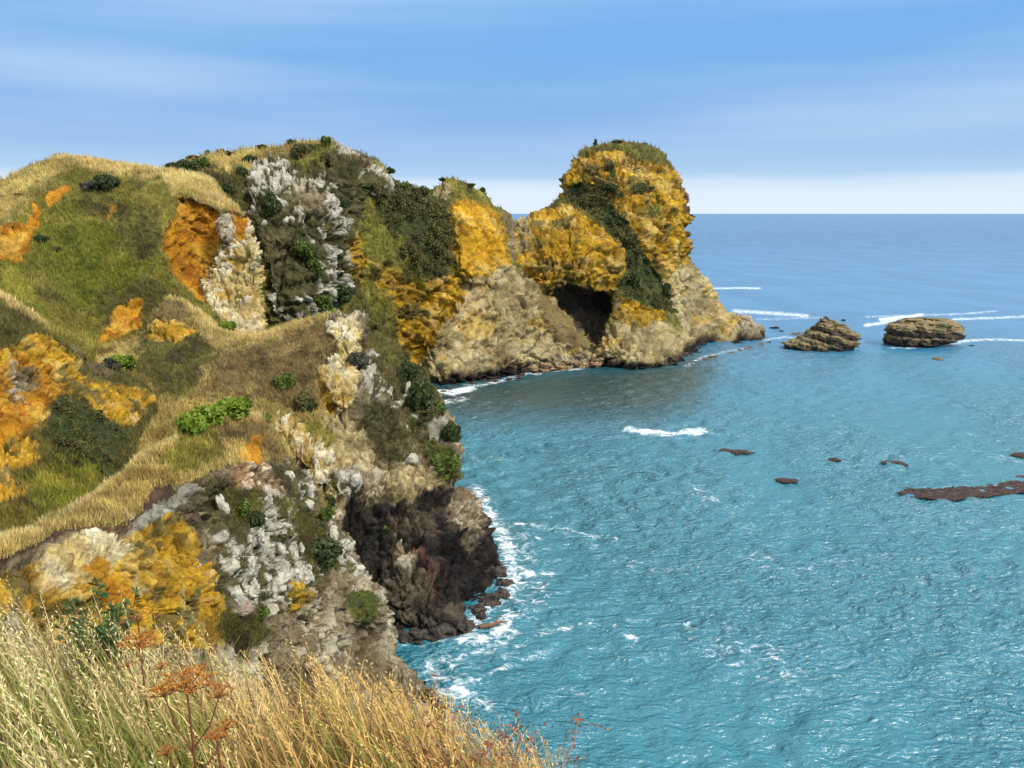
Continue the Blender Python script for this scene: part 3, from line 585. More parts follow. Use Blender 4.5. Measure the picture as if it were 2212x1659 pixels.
    streak([(1080, 1150), (1130, 1220), (1120, 1300), (1070, 1390), (960, 1440), (1000, 1500)], 75, .50, 1)
    streak([(1350, 1200), (1420, 1230), (1500, 1225)], 18, .44); streak([(1700, 1240), (1780, 1215), (1900, 1200)], 22, .42); streak([(1200, 1480), (1260, 1500)], 14, .5)
    # faint old foam drifting
    foam = np.maximum(foam, .43 * sstep(.12, .42, fbm(np.stack([V[:, 0] / 9 + .5 * V[:, 1] / 9, V[:, 1] / 16, 0 * fx + 9], 1), 4)) * sstep(260, 140, Y))
    n = len(px); m = len(py); ii, jj = np.meshgrid(np.arange(m - 1), np.arange(n - 1), indexing='ij'); a = (ii * n + jj).ravel()
    q = np.stack([a, a + n, a + n + 1, a + 1], 1)
    mt, nt, b = new_mat('sea_water'); L = nt.links.new
    at = N(nt, 'ShaderNodeAttribute', attribute_name='col'); fo = N(nt, 'ShaderNodeAttribute', attribute_name='foam')
    geo = N(nt, 'ShaderNodeNewGeometry')
    def noise(sc, det, ro, vec=(1, 1, 1)):
        mp = N(nt, 'ShaderNodeMapping'); mp.inputs['Scale'].default_value = vec; mp.inputs['Rotation'].default_value = (0, 0, math.radians(-16)); L(geo.outputs['Position'], mp.inputs['Vector'])
        x = N(nt, 'ShaderNodeTexNoise'); x.inputs['Scale'].default_value = sc; x.inputs['Detail'].default_value = det; x.inputs['Roughness'].default_value = ro; x.inputs['Distortion'].default_value = .4
        L(mp.outputs[0], x.inputs['Vector']); return x
    na = noise(1.9, 3, .55, (.6, 1, 1)); nr_ = noise(.42, 2.5, .5, (.55, 1, 1)); nb = noise(.07, 5, .6, (.4, 1, 1)); nf = noise(.8, 9, .75, (.8, 1, 1)); nf.inputs['Distortion'].default_value = 1.2; nr_.inputs['Distortion'].default_value = .8
    def mth(op, a, b=None, c=None):
        m = N(nt, 'ShaderNodeMath', operation=op)
        for k, x in enumerate((a, b, c)):
            if x is None: continue
            if isinstance(x, (int, float)): m.inputs[k].default_value = x
            else: L(x, m.inputs[k])
        return m.outputs[0]
    rg_ = mth('SUBTRACT', 1.0, mth('ABSOLUTE', mth('MULTIPLY_ADD', nr_.outputs['Fac'], 4.0, -2.0)))
    hgt = mth('ADD', mth('MULTIPLY_ADD', rg_, .36, mth('MULTIPLY', na.outputs['Fac'], .70)), mth('MULTIPLY', nb.outputs['Fac'], 2.6))
    bp = N(nt, 'ShaderNodeBump'); bp.inputs['Strength'].default_value = 1; bp.inputs['Distance'].default_value = 1.0; gu = N(nt, 'ShaderNodeAttribute', attribute_name='gust'); hg2 = mth('MULTIPLY', hgt, gu.outputs['Fac']); L(hg2, bp.inputs['Height'])
    # foam breakup
    nr = N(nt, 'ShaderNodeMapRange'); nr.inputs['From Min'].default_value = .30; nr.inputs['From Max'].default_value = .70; L(nf.outputs['Fac'], nr.inputs['Value'])
    sm = N(nt, 'ShaderNodeMath', operation='ADD'); L(nr.outputs[0], sm.inputs[0]); L(fo.outputs['Fac'], sm.inputs[1])
    fr = N(nt, 'ShaderNodeMapRange', interpolation_type='SMOOTHSTEP'); fr.inputs['From Min'].default_value = .98; fr.inputs['From Max'].default_value = 1.5; L(sm.outputs[0], fr.inputs['Value'])
    L(at.outputs['Color'], b.inputs['Base Color']); rg = N(nt, 'ShaderNodeAttribute', attribute_name='chop'); L(rg.outputs['Fac'], b.inputs['Roughness']); b.inputs['IOR'].default_value = 1.72
    L(bp.outputs[0], b.inputs['Normal'])
    df = N(nt, 'ShaderNodeBsdfDiffuse'); df.inputs['Color'].default_value = (.82, .86, .88, 1)
    mx = N(nt, 'ShaderNodeMixShader'); L(fr.outputs[0], mx.inputs[0]); L(b.outputs[0], mx.inputs[1]); L(df.outputs[0], mx.inputs[2]); L(mx.outputs[0], nt.nodes['Material Output'].inputs['Surface'])
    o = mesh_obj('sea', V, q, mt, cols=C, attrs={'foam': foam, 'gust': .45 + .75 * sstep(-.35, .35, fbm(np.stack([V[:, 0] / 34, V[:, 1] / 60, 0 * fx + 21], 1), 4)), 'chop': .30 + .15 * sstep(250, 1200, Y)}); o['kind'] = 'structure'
build_sea()
#=====================================================================  SKY AND LIGHT
SUN_DIR = np.array((.66, -.42, .80)); SUN_DIR /= np.linalg.norm(SUN_DIR)
def build_light():
    w = bpy.data.worlds.new('World'); scene.world = w; w.use_nodes = True; nt = w.node_tree; L = nt.links.new
    bg = nt.nodes['Background']; STR = .1; bg.inputs['Strength'].default_value = STR
    sky = N(nt, 'ShaderNodeTexSky', sky_type='NISHITA'); sky.sun_disc = False
    sky.sun_elevation = math.asin(SUN_DIR[2]); sky.sun_rotation = math.atan2(SUN_DIR[0], SUN_DIR[1])
    tc = N(nt, 'ShaderNodeTexCoord'); sp = N(nt, 'ShaderNodeSeparateXYZ'); L(tc.outputs['Generated'], sp.inputs[0])
    def noise(vec, sc, det, ro):
        mp = N(nt, 'ShaderNodeMapping'); mp.inputs['Scale'].default_value = vec; mp.inputs['Rotation'].default_value = (0, math.radians(2.0), 0); L(tc.outputs['Generated'], mp.inputs[0])
        n = N(nt, 'ShaderNodeTexNoise'); n.inputs['Scale'].default_value = sc; n.inputs['Detail'].default_value = det; n.inputs['Roughness'].default_value = ro; L(mp.outputs[0], n.inputs[0]); return n
    n1 = noise((1.0, 1.0, 9), 1.5, 3, .45); n2 = noise((1.0, 1.0, 11), 1.3, 3, .42)
    a = N(nt, 'ShaderNodeMath', operation='MULTIPLY_ADD'); L(n1.outputs['Fac'], a.inputs[0]); a.inputs[1].default_value = .050; L(sp.outputs['Z'], a.inputs[2])
    a2 = N(nt, 'ShaderNodeMath', operation='SUBTRACT'); L(a.outputs[0], a2.inputs[0]); a2.inputs[1].default_value = .025
    mr = N(nt, 'ShaderNodeMapRange'); mr.inputs['From Max'].default_value = .5; L(a2.outputs[0], mr.inputs['Value'])
    cr = N(nt, 'ShaderNodeValToRGB'); L(mr.outputs[0], cr.inputs[0]); e = cr.color_ramp.elements
    stops = [(0, (.80, .89, .97)), (.055, (.76, .87, .96)), (.088, (.60, .77, .93)), (.10, (.46, .66, .90)), (.16, (.32, .53, .85)), (.24, (.23, .46, .83)), (.33, (.205, .46, .85)), (.44, (.20, .46, .87)), (.53, (.42, .64, .95)), (.70, (.95, 1.05, 1.18)), (1, (1.40, 1.44, 1.48))]
    EXPO = .28; stops = [(p, tuple(v * 2 ** -EXPO for v in c) if p < .5 else c) for p, c in stops]; stops[0] = (0, (.64, .73, .81)); stops[1] = (.055, (.62, .715, .81)); stops[2] = (.082, (.52, .65, .785))
    e[0].position = stops[0][0]; e[0].color = (*stops[0][1], 1); e[1].position = 1; e[1].color = (*stops[-1][1], 1)
    for p, c in stops[1:-1]: x = e.new(p); x.color = (*c, 1)
    m2 = N(nt, 'ShaderNodeMapRange', interpolation_type='SMOOTHSTEP'); m2.inputs['From Min'].default_value = .40; m2.inputs['From Max'].default_value = .72; m2.inputs['To Max'].default_value = .7; L(n2.outputs['Fac'], m2.inputs['Value'])
    mxl = N(nt, 'ShaderNodeMix', data_type='RGBA'); m3 = N(nt, 'ShaderNodeMapRange', interpolation_type='SMOOTHSTEP'); m3.inputs['From Min'].default_value = .045; m3.inputs['From Max'].default_value = .09; L(sp.outputs['Z'], m3.inputs['Value']); m4 = N(nt, 'ShaderNodeMath', operation='MULTIPLY'); L(m2.outputs[0], m4.inputs[0]); L(m3.outputs[0], m4.inputs[1]); L(m4.outputs[0], mxl.inputs[0]); L(cr.outputs[0], mxl.inputs[6]); mxl.inputs[7].default_value = (.40, .56, .76, 1)
    sc = N(nt, 'ShaderNodeVectorMath', operation='SCALE'); sc.inputs['Scale'].default_value = 1 / STR; L(mxl.outputs[2], sc.inputs[0])
    fz = N(nt, 'ShaderNodeMapRange', interpolation_type='SMOOTHSTEP'); fz.inputs['From Min'].default_value = .35; fz.inputs['From Max'].default_value = .95; fz.inputs['To Min'].default_value = 1; fz.inputs['To Max'].default_value = .7; L(sp.outputs['Z'], fz.inputs['Value'])
    mx = N(nt, 'ShaderNodeMix', data_type='RGBA'); L(fz.outputs[0], mx.inputs[0]); L(sky.outputs[0], mx.inputs[6]); L(sc.outputs[0], mx.inputs[7])
    L(mx.outputs[2], bg.inputs['Color'])
    sd = bpy.data.lights.new('sun', 'SUN'); sd.energy = 3.3; sd.angle = math.radians(14); sd.color = (1, .95, .86)
    so = bpy.data.objects.new('sun', sd); COL.objects.link(so)
    from mathutils import Vector
    so.rotation_euler = Vector(SUN_DIR).to_track_quat('Z', 'Y').to_euler()
    vs = scene.view_settings; vs.view_transform = 'Standard'; vs.look = 'None'; vs.exposure = .28; vs.gamma = 1
    scene.cycles.max_bounces = 6; scene.cycles.diffuse_bounces = 3
build_light()
#@@FG@@
#=====================================================================  HILL GRASS (tufts standing on the slopes)
def unit(v): return v / (np.linalg.norm(v, axis=-1, keepdims=True) + 1e-9)
def hill_grass():
    VV, TT, CC = [], [], []; base = 0
    def tufts(land, kinds, n, hgt, colmul, blades=4, lim=None, w=.10):
        nonlocal base
        A = LANDS[land]; wt = sum(A['W'][k] * f for k, f in kinds.items())
        if lim is not None: wt = wt * lim(A['px'], A['py'])
        wt = np.clip(wt, 0, None) * (A['px'] > -60) * (A['px'] < 2300); k = rng.choice(len(wt), n, p=wt / wt.sum())
        D = A['D'][k]
        base_c = np.array([c for c in A['col']])[k]
        for b in range(blades):
            P = A['V'][k] + rng.normal(size=(n, 3)) * .12
            th = rng.random(n) * 6.28; side = np.stack([np.cos(th), np.sin(th), 0 * th], 1)
            hh = hgt * (.5 + rng.random(n)); lean = A['n'][k] * .35 + np.array([-.25, 0, 1]) + rng.normal(size=(n, 3)) * .35
            tip = P + unit(lean) * hh[:, None] + side * .05; ww = (w * (.6 + .8 * rng.random(n)))[:, None] * hgt
            VV.append(np.stack([P - side * ww - .06 * A['n'][k], P + side * ww - .06 * A['n'][k], tip], 1).reshape(-1, 3))
            c = base_c * colmul * (.65 + .9 * rng.random(n))[:, None] * np.array([1.05, 1, .95])
            CC.append(np.repeat(c, 3, 0)); TT.append(np.arange(n * 3).reshape(-1, 3) + base); base += n * 3
    g = dict(dry=1, drybrown=1, olive=.8, green=.8, brown=.6, olivedark=.5)
    tufts('hill', g, 16000, .6, 1.1); tufts('headland', dict(dry=1, drybrown=1, olive=.5, olivedark=.5), 7000, .9, 1.05)
    tufts('promontory', g, 16000, .5, 1.1); tufts('spur', g, 8000, .45, 1.05); tufts('cliff', g, 14000, .32, 1.1)
    tufts('promontory', dict(dry=1), 1600, .5, 1.1); tufts('cliff', dict(dry=1), 3200, .36, 1.05); tufts('hill', dict(dry=1), 3500, .65, 1.15); tufts('spur', dict(dry=1), 600, .5, 1.1)
    tufts('cliff', dict(craggy=1, brownrock=.06), 1500, .28, .6); tufts('promontory', dict(brownrock=.15, craggy=1), 1000, .35, .7)
    o = mesh_obj('hillside_grass', np.concatenate(VV), np.concatenate(TT), M_GRASS, smooth=False, cols=np.clip(np.concatenate(CC), .004, .8))
    tag(o, 'short dry and olive grass covering the coastal slopes', 'grass', kind='stuff')
hill_grass()
#=====================================================================  SCRUB mass (ground cover on the headland ledges)
def scrub_mass():
    VV, QQ, CC = [], [], []; base = 0
    for land, n, s in (('headland', 30000, .30), ('spur', 9000, .11), ('promontory', 5000, .13)):
        A = LANDS[land]; wt = np.clip(A['W']['scrub'] + .6 * A['W']['moss'] * (land == 'promontory'), 0, None); k = rng.choice(len(wt), n, p=wt / wt.sum())
        wt = wt ** 2 * (.08 + sstep(-.12, .12, fbm(A['V'] / (s * 22), 3))); nl = n // 60; ck = rng.choice(len(wt), nl, p=wt / wt.sum()); pick = rng.integers(0, nl, n); k = ck[pick]; R = (s * (2.6 + 5.0 * rng.random(nl) ** 2))[pick]; lump = (rng.random(nl) - .3)[pick]
        dd = unit(rng.normal(size=(n, 3)) + A['n'][k] * .9); P = A['V'][k] + dd * (R * (.55 + .5 * rng.random(n) ** .5))[:, None] * np.array([1, 1, .85])
        u = unit(rng.normal(size=(n, 3))); v = unit(np.cross(u, A['n'][k] + .6 * rng.normal(size=(n, 3)))); sz = s * (.45 + .7 * rng.random(n))[:, None]
        VV.append(np.stack([P - u * sz - v * sz * .3, P - v * sz * .7, P + u * sz, P + v * sz * .7], 1).reshape(-1, 3))
        t = rng.random(n)[:, None]; c = (np.array((.035, .046, .014)) * (1 - t) + np.array((.115, .125, .032)) * t) * (.55 + .8 * np.clip(lump[:, None] + .3, 0, 1)) * (np.array([1.25, 1, .9]) if True else 1)
        CC.append(np.repeat(c, 4, 0)); QQ.append(np.arange(n * 4).reshape(-1, 4) + base); base += n * 4
    o = mesh_obj('scrub', np.concatenate(VV), np.concatenate(QQ), M_LEAF, smooth=False, cols=np.concatenate(CC))
    tag(o, 'dense dark green scrub carpeting the headland ramp and the gullies', 'scrub', kind='stuff')
scrub_mass()
#=====================================================================  SHRUBS
def leaf_cloud(lobes, n, size, c0, c1, r, flat=.75):
    L = np.array(lobes, float); k = r.choice(len(L), n, p=L[:, 3] ** 2 / (L[:, 3] ** 2).sum())
    d = unit(r.normal(size=(n, 3))); rad = L[k, 3] * (.62 + .45 * r.random(n) ** .5); P = L[k, :3] + d * rad[:, None] * np.array([1, 1, flat])
    keep = P[:, 2] > -.02; P, d, k = P[keep], d[keep], k[keep]; n = len(P)
    nr = unit(d + .7 * r.normal(size=(n, 3))); u = unit(np.cross(nr, r.normal(size=(n, 3)))); v = np.cross(nr, u); s = size * (.6 + .8 * r.random(n))[:, None]
    V = np.stack([P - u * s, P - v * s * .55 + nr * s * .15, P + u * s, P + v * s * .55 - nr * s * .1], 1).reshape(-1, 3)
    lobec = r.random(len(L))[k]; t = np.clip(.55 * r.random(n) + .45 * lobec, 0, 1)[:, None]
    C = np.repeat(np.array(c0) * (1 - t) + np.array(c1) * t, 4, 0)
    return V, np.arange(n * 4).reshape(-1, 4), C
PROTO = {}
def shrub_proto(key, c0, c1, n, size, seed, shape='dome'):
    r = np.random.default_rng(seed); lobes = []
    nl = 11 if shape == 'dome' else 9
    for i in range(nl):
        a = r.random() * 6.28; q = .34 * r.random() ** .5
        z = .28 + .42 * r.random() * (1 - q * 1.4) if shape == 'dome' else .15 + .75 * i / nl
        if shape == 'tall': q *= .55
        lobes.append((q * math.cos(a), q * math.sin(a), z, .15 + .11 * r.random()))
    lobes += [(.30, .05, .16, .17), (-.3, -.06, .17, .17), (.02, -.28, .16, .16), (0, .2, .2, .2)]
    V, Q, C = leaf_cloud(lobes, n, size, c0, c1, r)
    fm = mesh_obj('foliage', V, Q, M_LEAF, smooth=False, cols=C); b = MB()
    for lx, ly, lz, lr in lobes: b.tube([(0, 0, -.12), (lx * .35, ly * .35, lz * .45), (lx, ly, lz + lr * .4)], [.032, .02, .006], 5, (.085, .06, .04))
    sm = b.build('stem', M_WOOD); PROTO[key] = (fm.data, sm.data)
    for o in (fm, sm): bpy.data.objects.remove(o)
DG = ((.022, .032, .010), (.070, .095, .022)); MG = ((.040, .062, .010), (.15, .20, .030)); BG = ((.060, .105, .008), (.26, .36, .030)); OG = ((.055, .055, .018), (.17, .15, .045)); GR = ((.045, .043, .030), (.13, .12, .085))
for key, (c0, c1), n, sz, sd, sh in (('dark', DG, 1500, .085, 1, 'dome'), ('mid', MG, 1500, .08, 2, 'dome'), ('bright', BG, 1900, .07, 3, 'dome'), ('olive', OG, 1300, .08, 4, 'dome'), ('grey', GR, 1300, .075, 5, 'dome'), ('tall', DG, 1300, .085, 6, 'tall'), ('far', DG, 420, .15, 7, 'dome')):
    shrub_proto(key, c0, c1, n, sz, sd, sh)
def shrub(land, px, py, wpx, hpx, key, label, group=None, rot=None, cat='shrub', name='shrub', back=0):
    p, n, D = spot(land, px, py); sc = D / F * 1.02
    if name == 'shrub' and key == 'tall': name = 'small_tree'
    e = empty(name, p - np.array([0, -.10, .12]) * wpx * sc, label, cat, group)
    e.scale = (wpx * sc, wpx * sc, hpx * sc * 1.1); e.rotation_euler = (0, 0, random.random() * 6.28 if rot is None else rot)
    for nm, me in zip(('foliage', 'stem'), PROTO[key]):
        o = bpy.data.objects.new(nm, me); COL.objects.link(o); o.parent = e
    if back: e.location.y += back; e.location.z += .15
    return e
SH = [
 # skyline row on the plateau
 ('headland', 372, 368, 34, 26, 'dark', 'lowest dark green bush of the skyline clump above the grassy nose'),
 ('headland', 398, 366, 44, 34, 'dark', 'broad dark green bush in the middle of the skyline clump'),
 ('headland', 432, 360, 36, 32, 'mid', 'rounded green bush at the upper end of the skyline clump'),
 ('headland', 418, 343, 26, 12, 'dark', 'low dark bush just above the skyline clump'),
 ('headland', 448, 332, 10, 12, 'far', 'tiny upright bush on the skyline left of two round ones'),
 ('headland', 478, 328, 15, 12, 'far', 'small round dark bush standing on the bare skyline plateau'),
 ('headland', 492, 335, 24, 12, 'far', 'flat brown green bush below the small round skyline bush'),
 ('headland', 567, 319, 22, 11, 'far', 'low dark bush in the dip of the plateau skyline'),
 ('headland', 628, 312, 20, 14, 'far', 'dark bush on the skyline left of the crag summit'),
 ('headland', 648, 340, 46, 44, 'olive', 'large olive bush below the left shoulder of the crag summit'),
 ('headland', 672, 322, 46, 26, 'mid', 'wide green bush capping the crag beside the summit'),
 ('headland', 704, 315, 22, 30, 'mid', 'pointed green bush crowning the very top of the crag'),
 ('headland', 706, 345, 34, 40, 'olive', 'olive bush hanging just under the crag summit'),
 ('headland', 738, 314, 9, 9, 'far', 'tiny dark bush on the right slope of the crag summit'),
 ('headland', 540, 350, 30, 22, 'dark', 'dark green bush on the plateau edge left of the crag'),
 ('headland', 525, 378, 28, 30, 'dark', 'dark bush on the rim beneath the plateau edge bush'),
 ('headland', 492, 412, 34, 34, 'dark', 'round dark bush behind the dry grassy nose'),
 ('headland', 465, 405, 26, 16, 'olive', 'low olive bush left of the round bush behind the nose'),
 ('headland', 585, 462, 40, 66, 'dark', 'tall dark green bush on the left flank of the white crag'),
 ('headland', 660, 548, 50, 44, 'mid', 'green bush in the upper part of the crag gully'),
 ('headland', 682, 590, 34, 46, 'mid', 'narrow green bush lower down the crag gully'),
 ('headland', 745, 600, 44, 40, 'dark', 'upper dark bush in the hollow at the foot of the crag'),
 ('headland', 728, 645, 62, 50, 'dark', 'biggest dark green bush in the hollow below the crag'),
 ('headland', 700, 668, 44, 46, 'mid', 'mid green bush at the left side of the hollow below the crag'),
 ('headland', 706, 684, 42, 30, 'bright', 'bright green bush peeping over the promontory ridge'),
 ('headland', 752, 445, 26, 24, 'dark', 'small dark bush clinging to the right of the white blocks'),
 ('headland', 812, 420, 34, 40, 'olive', 'olive bush under the right shoulder of the crag'),
 ('headland', 842, 372, 22, 16, 'far', 'low bush on the right shoulder skyline of the crag'),
 ('headland', 868, 405, 40, 26, 'mid', 'green bush at the top of the scrub slope by the saddle'),
 ('headland', 908, 416, 36, 22, 'dark', 'dark bush on the saddle skyline left of the pinnacle'),
 ('headland', 1010, 402, 34, 14, 'olive', 'olive bush on the sloping top right of the pinnacle'),
 ('headland', 1041, 416, 12, 13, 'far', 'lone tiny bush near the right end of the pinnacle ridge'),
 ('headland', 956, 388, 14, 9, 'far', 'reddish tuft of bush on the tip of the pinnacle'),
 # dome
 ('headland', 1287, 313, 11, 12, 'tall', 'lone tiny tree on the left edge of the dome top'),
 ('headland', 1332, 308, 22, 9, 'far', 'low bush at the highest point of the dome'),
 ('headland', 1368, 618, 34, 40, 'dark', 'dark bush beside the cave on the lower dome ramp'),
 ('headland', 1440, 628, 22, 24, 'dark', 'small dark bush at the right edge of the dome ramp'),
 ('headland', 1325, 488, 34, 20, 'dark', 'dark bush halfway up the dome ramp'),
 ('headland', 1318, 408, 36, 22, 'dark', 'dark bush on a ledge near the top of the dome ramp'),
 ('headland', 1400, 412, 26, 14, 'olive', 'brownish bush on a high ledge of the yellow dome face'),
 # bowl
 ('hill', 196, 408, 46, 30, 'grey', 'grey green bush at the left of the pair under the hill crest'),
 ('hill', 228, 404, 58, 44, 'dark', 'wide dark green bush under the hill crest'),
 ('hill', 86, 516, 34, 20, 'dark', 'small dark bush beside the orange cut on the far left'),
 ('hill', 118, 540, 22, 14, 'olive', 'low olive tuft on the green bowl by the orange cut'),
 ('hill', 40, 425, 20, 9, 'olive', 'small tuft on the left skyline slope'),
 ('promontory', 490, 706, 40, 40, 'bright', 'bright green bush at the foot of the cream scar'),
 ('promontory', 262, 800, 60, 52, 'bright', 'bright green bush beside the bare twiggy one above the ochre bank'),
 ('promontory', 238, 810, 52, 56, 'grey', 'dark twiggy bush leaning on the bright green one above the ochre bank'),
 ('promontory', 610, 836, 50, 44, 'mid', 'round green bush alone on the brown slope'),
 ('promontory', 652, 880, 52, 58, 'olive', 'olive bush at the lower edge of the brown slope'),
 ('promontory', 672, 885, 30, 30, 'dark', 'small dark bush tucked beside the olive bush near the knob'),
 ('promontory', 778, 795, 44, 52, 'grey', 'grey green bush beside the cream crag'),
 ('promontory', 810, 705, 34, 24, 'olive', 'olive bush behind the top of the cream crag'),
 ('promontory', 890, 815, 36, 50, 'dark', 'dark bush on the upper seaward edge of the promontory'),
 ('promontory', 912, 875, 62, 80, 'dark', 'largest dark green bush on the seaward edge of the promontory'),
 ('promontory', 950, 888, 40, 46, 'mid', 'green bush above the pale rock face at the sea edge'),
 ('promontory', 982, 952, 40, 60, 'dark', 'dark bush overhanging the water right of the pale rock face'),
 ('promontory', 960, 1010, 62, 50, 'mid', 'green trailing bush under the pale rock face'),
 ('promontory', 705, 1105, 40, 44, 'dark', 'dark bush in the gap behind the nearest cliff'),
 ('promontory', 834, 1130, 30, 26, 'mid', 'small green bush among the dark lower rocks'),
 ('promontory', 560, 905, 58, 20, 'mid', 'flat green bush right of the bright bush on the near ridge'),
 # near ridge
 ('cliff', 396, 952, 66, 70, 'bright', 'left and lowest of the bright green bushes on the near ridge', None, None, 'shrub', 'shrub', 1.3),
 ('cliff', 440, 930, 74, 72, 'bright', 'middle bright green bush on the near ridge', None, None, 'shrub', 'shrub', 1.3),
 ('cliff', 492, 912, 78, 66, 'bright', 'right and highest bright green bush on the near ridge', None, None, 'shrub', 'shrub', 1.3),
 ('cliff', 525, 1110, 42, 52, 'mid', 'green bush beside the white blocks high on the nearest cliff'),
 ('cliff', 545, 1135, 40, 44, 'dark', 'darker bush just below the green one on the nearest cliff'),
 ('cliff', 690, 1210, 96, 66, 'dark', 'broad dark bush in the middle of the nearest cliff'),
 ('cliff', 740, 1180, 34, 32, 'mid', 'green bush at the right rim of the nearest cliff'),
 ('cliff', 660, 1060, 30, 30, 'olive', 'small olive bush on the upper right rim of the nearest cliff'),
 ('cliff', 705, 1120, 34, 40, 'mid', 'green bush on the right rim above the broad dark bush'),
 ('cliff', 620, 1160, 44, 36, 'olive', 'olive bush between the white blocks and the broad dark bush'),
 ('cliff', 640, 1300, 40, 24, 'olive', 'low olive bush below the big pale boulders'),
 ('cliff', 560, 1330, 46, 30, 'mid', 'green bush at the foot of the cliff behind the dry grass'),
]
for a in SH: shrub(*a)
#=====================================================================  ROCKS
import bmesh
def ico(sub):
    bm = bmesh.new(); bmesh.ops.create_icosphere(bm, subdivisions=sub, radius=1); bm.verts.ensure_lookup_table()
    v = np.array([q.co[:] for q in bm.verts]); f = np.array([[q.index for q in p.verts] for p in bm.faces]); bm.free(); return v, f
ICO4 = ico(5)
def rock_mesh(name, seed, c0, c1, dims=(1, 1, .7), amp=.35, mat=None):
    v, f = ICO4; p = v * 1.3 + seed * 7.7; fh, fe, fi = facets(p); f2, fe2, fi2 = facets(p * 2.3 + 4)
    h = amp * fh * 1.2 + amp * .35 * f2 + .16 * fbm(p * .8, 3) - .06 * (1 - sstep(0, .08, fe)) + .05 * fbm(p * 4, 3)
    V = v * (1 + h)[:, None] * np.array(dims); t = np.clip(.5 + fbm(p * 1.6 + 3, 4) * 1.1 + .3 * (_perm[fi2] / 255 - .5), 0, 1)[:, None]
    return mesh_obj(name, V, f, mat or M_STONE, cols=np.array(c0) * (1 - t) + np.array(c1) * t)
def place_rock(o, land, px, py, wpx, hz=1.0, label=None, group=None, cat='boulder', sink=.25, rz=None, z0=None):
    if land: p, n, D = spot(land, px, py)
    else: p = on_water(px, py, z0 or 0.0); D = p[1]
    s = wpx * D / F / 2
    o.location = p - np.array([0, 0, s * sink]) + (np.array([0, -1, 0]) * s * .4 if land else 0); o.scale = (s, s, s * hz); o.rotation_euler = (random.uniform(-.3, .3), random.uniform(-.3, .3), random.random() * 6.28 if rz is None else rz)
    return tag(o, label, cat, group)
PALE = ((.30, .27, .20), (.50, .47, .38))
place_rock(rock_mesh('boulder', 1, *PALE, (.85, .85, 1.2), .22, M_PALE), 'cliff', 512, 1283, 44, 1.15, 'large pale grey boulder at the lower left of the nearest cliff', 'pale boulders on the nearest cliff', rz=.4)
place_rock(rock_mesh('boulder', 2, *PALE, (.8, .8, 1.25), .2, M_PALE), 'cliff', 590, 1243, 38, 1.3, 'tall pale boulder in the middle of the nearest cliff', 'pale boulders on the nearest cliff', rz=1.2)
place_rock(rock_mesh('boulder', 3, *PALE, (1, 1, .95), .18, M_PALE), 'cliff', 632, 1022, 26, 1, 'round white boulder near the top right rim of the nearest cliff', 'pale boulders on the nearest cliff')
place_rock(rock_mesh('boulder', 4, *PALE, (1, .9, .8), .25, M_PALE), 'cliff', 672, 1082, 30, 1, 'broad white block on the right rim of the nearest cliff', 'pale boulders on the nearest cliff')
place_rock(rock_mesh('boulder', 5, *PALE, (.7, .8, 1.4), .25, M_PALE), 'cliff', 497, 1082, 34, 1.3, 'upright white block beside a green bush high on the nearest cliff', 'pale boulders on the nearest cliff', rz=0)
place_rock(rock_mesh('boulder', 6, *PALE, (.6, .7, 1.5), .25, M_PALE), 'promontory', 883, 838, 18, 1.4, 'slim white block below the top bushes of the promontory edge', 'pale boulders on the promontory')
place_rock(rock_mesh('boulder', 7, (.16, .12, .09), (.30, .23, .17), (1.1, .9, .6), .3), 'cliff', 520, 1308, 40, .8, 'brown slab wedged under the large pale boulder', 'pale boulders on the nearest cliff')
for i, (px, py, w) in enumerate([(468, 1150, 22), (455, 1200, 24), (500, 1180, 26), (560, 1160, 20), (540, 1215, 24), (600, 1185, 22), (575, 1060, 18), (540, 1040, 18), (600, 1045, 16), (720, 1150, 26), (735, 1195, 24), (690, 1150, 22), (640, 1240, 22), (555, 1255, 26), (770, 1230, 22), (480, 1240, 22), (620, 1130, 18), (655, 1180, 18)]):
    place_rock(rock_mesh('boulder', 20 + i, *PALE, (.8, .8, 1.15), .3, M_PALE), 'cliff', px, py, w, 1.2, 'one of many small white stones embedded in the nearest cliff', 'small white stones in the nearest cliff')
# shoreline stones
RUST = ((.15, .095, .045), (.34, .23, .12)); DARK = ((.022, .018, .015), (.075, .06, .045)); GREYB = ((.07, .06, .045), (.17, .14, .10))
for i in range(34):
    t = random.random(); px = 1150 + 150 * t; py = 802 - 12 * t - random.random() * 26 * (1 - abs(t - .6)); p, n, D = spot('headland', px, py)
    o = rock_mesh('shore_rock', 50 + i, *RUST, (1, .9, .65), .4)
    place_rock(o, 'headland', px, py, 9 + 14 * random.random(), .8, 'rust brown stone in the pile at the foot of the sea cave', 'stones piled below the sea cave', 'rock', .1)
for i in range(20):
    t = random.random(); px = 940 + 190 * t; py = 836 - 30 * t + random.random() * 10; o = rock_mesh('shore_rock', 90 + i, *DARK, (1, .9, .6), .4)
    place_rock(o, None, px, py, 8 + 12 * random.random(), .7, 'dark wet rock along the waterline left of the sea cave', 'wet rocks at the headland waterline', 'rock', .1)
for i in range(16):
    t = random.random(); px = 1490 + 180 * t; py = 780 - 44 * t + random.random() * 6; o = rock_mesh('shore_rock', 120 + i, *GREYB, (1, .9, .45), .4)
    place_rock(o, None, px, py, 8 + 12 * random.random(), .45, 'low brown rock along the waterline below the dome', 'low rocks at the dome waterline', 'rock', .1)
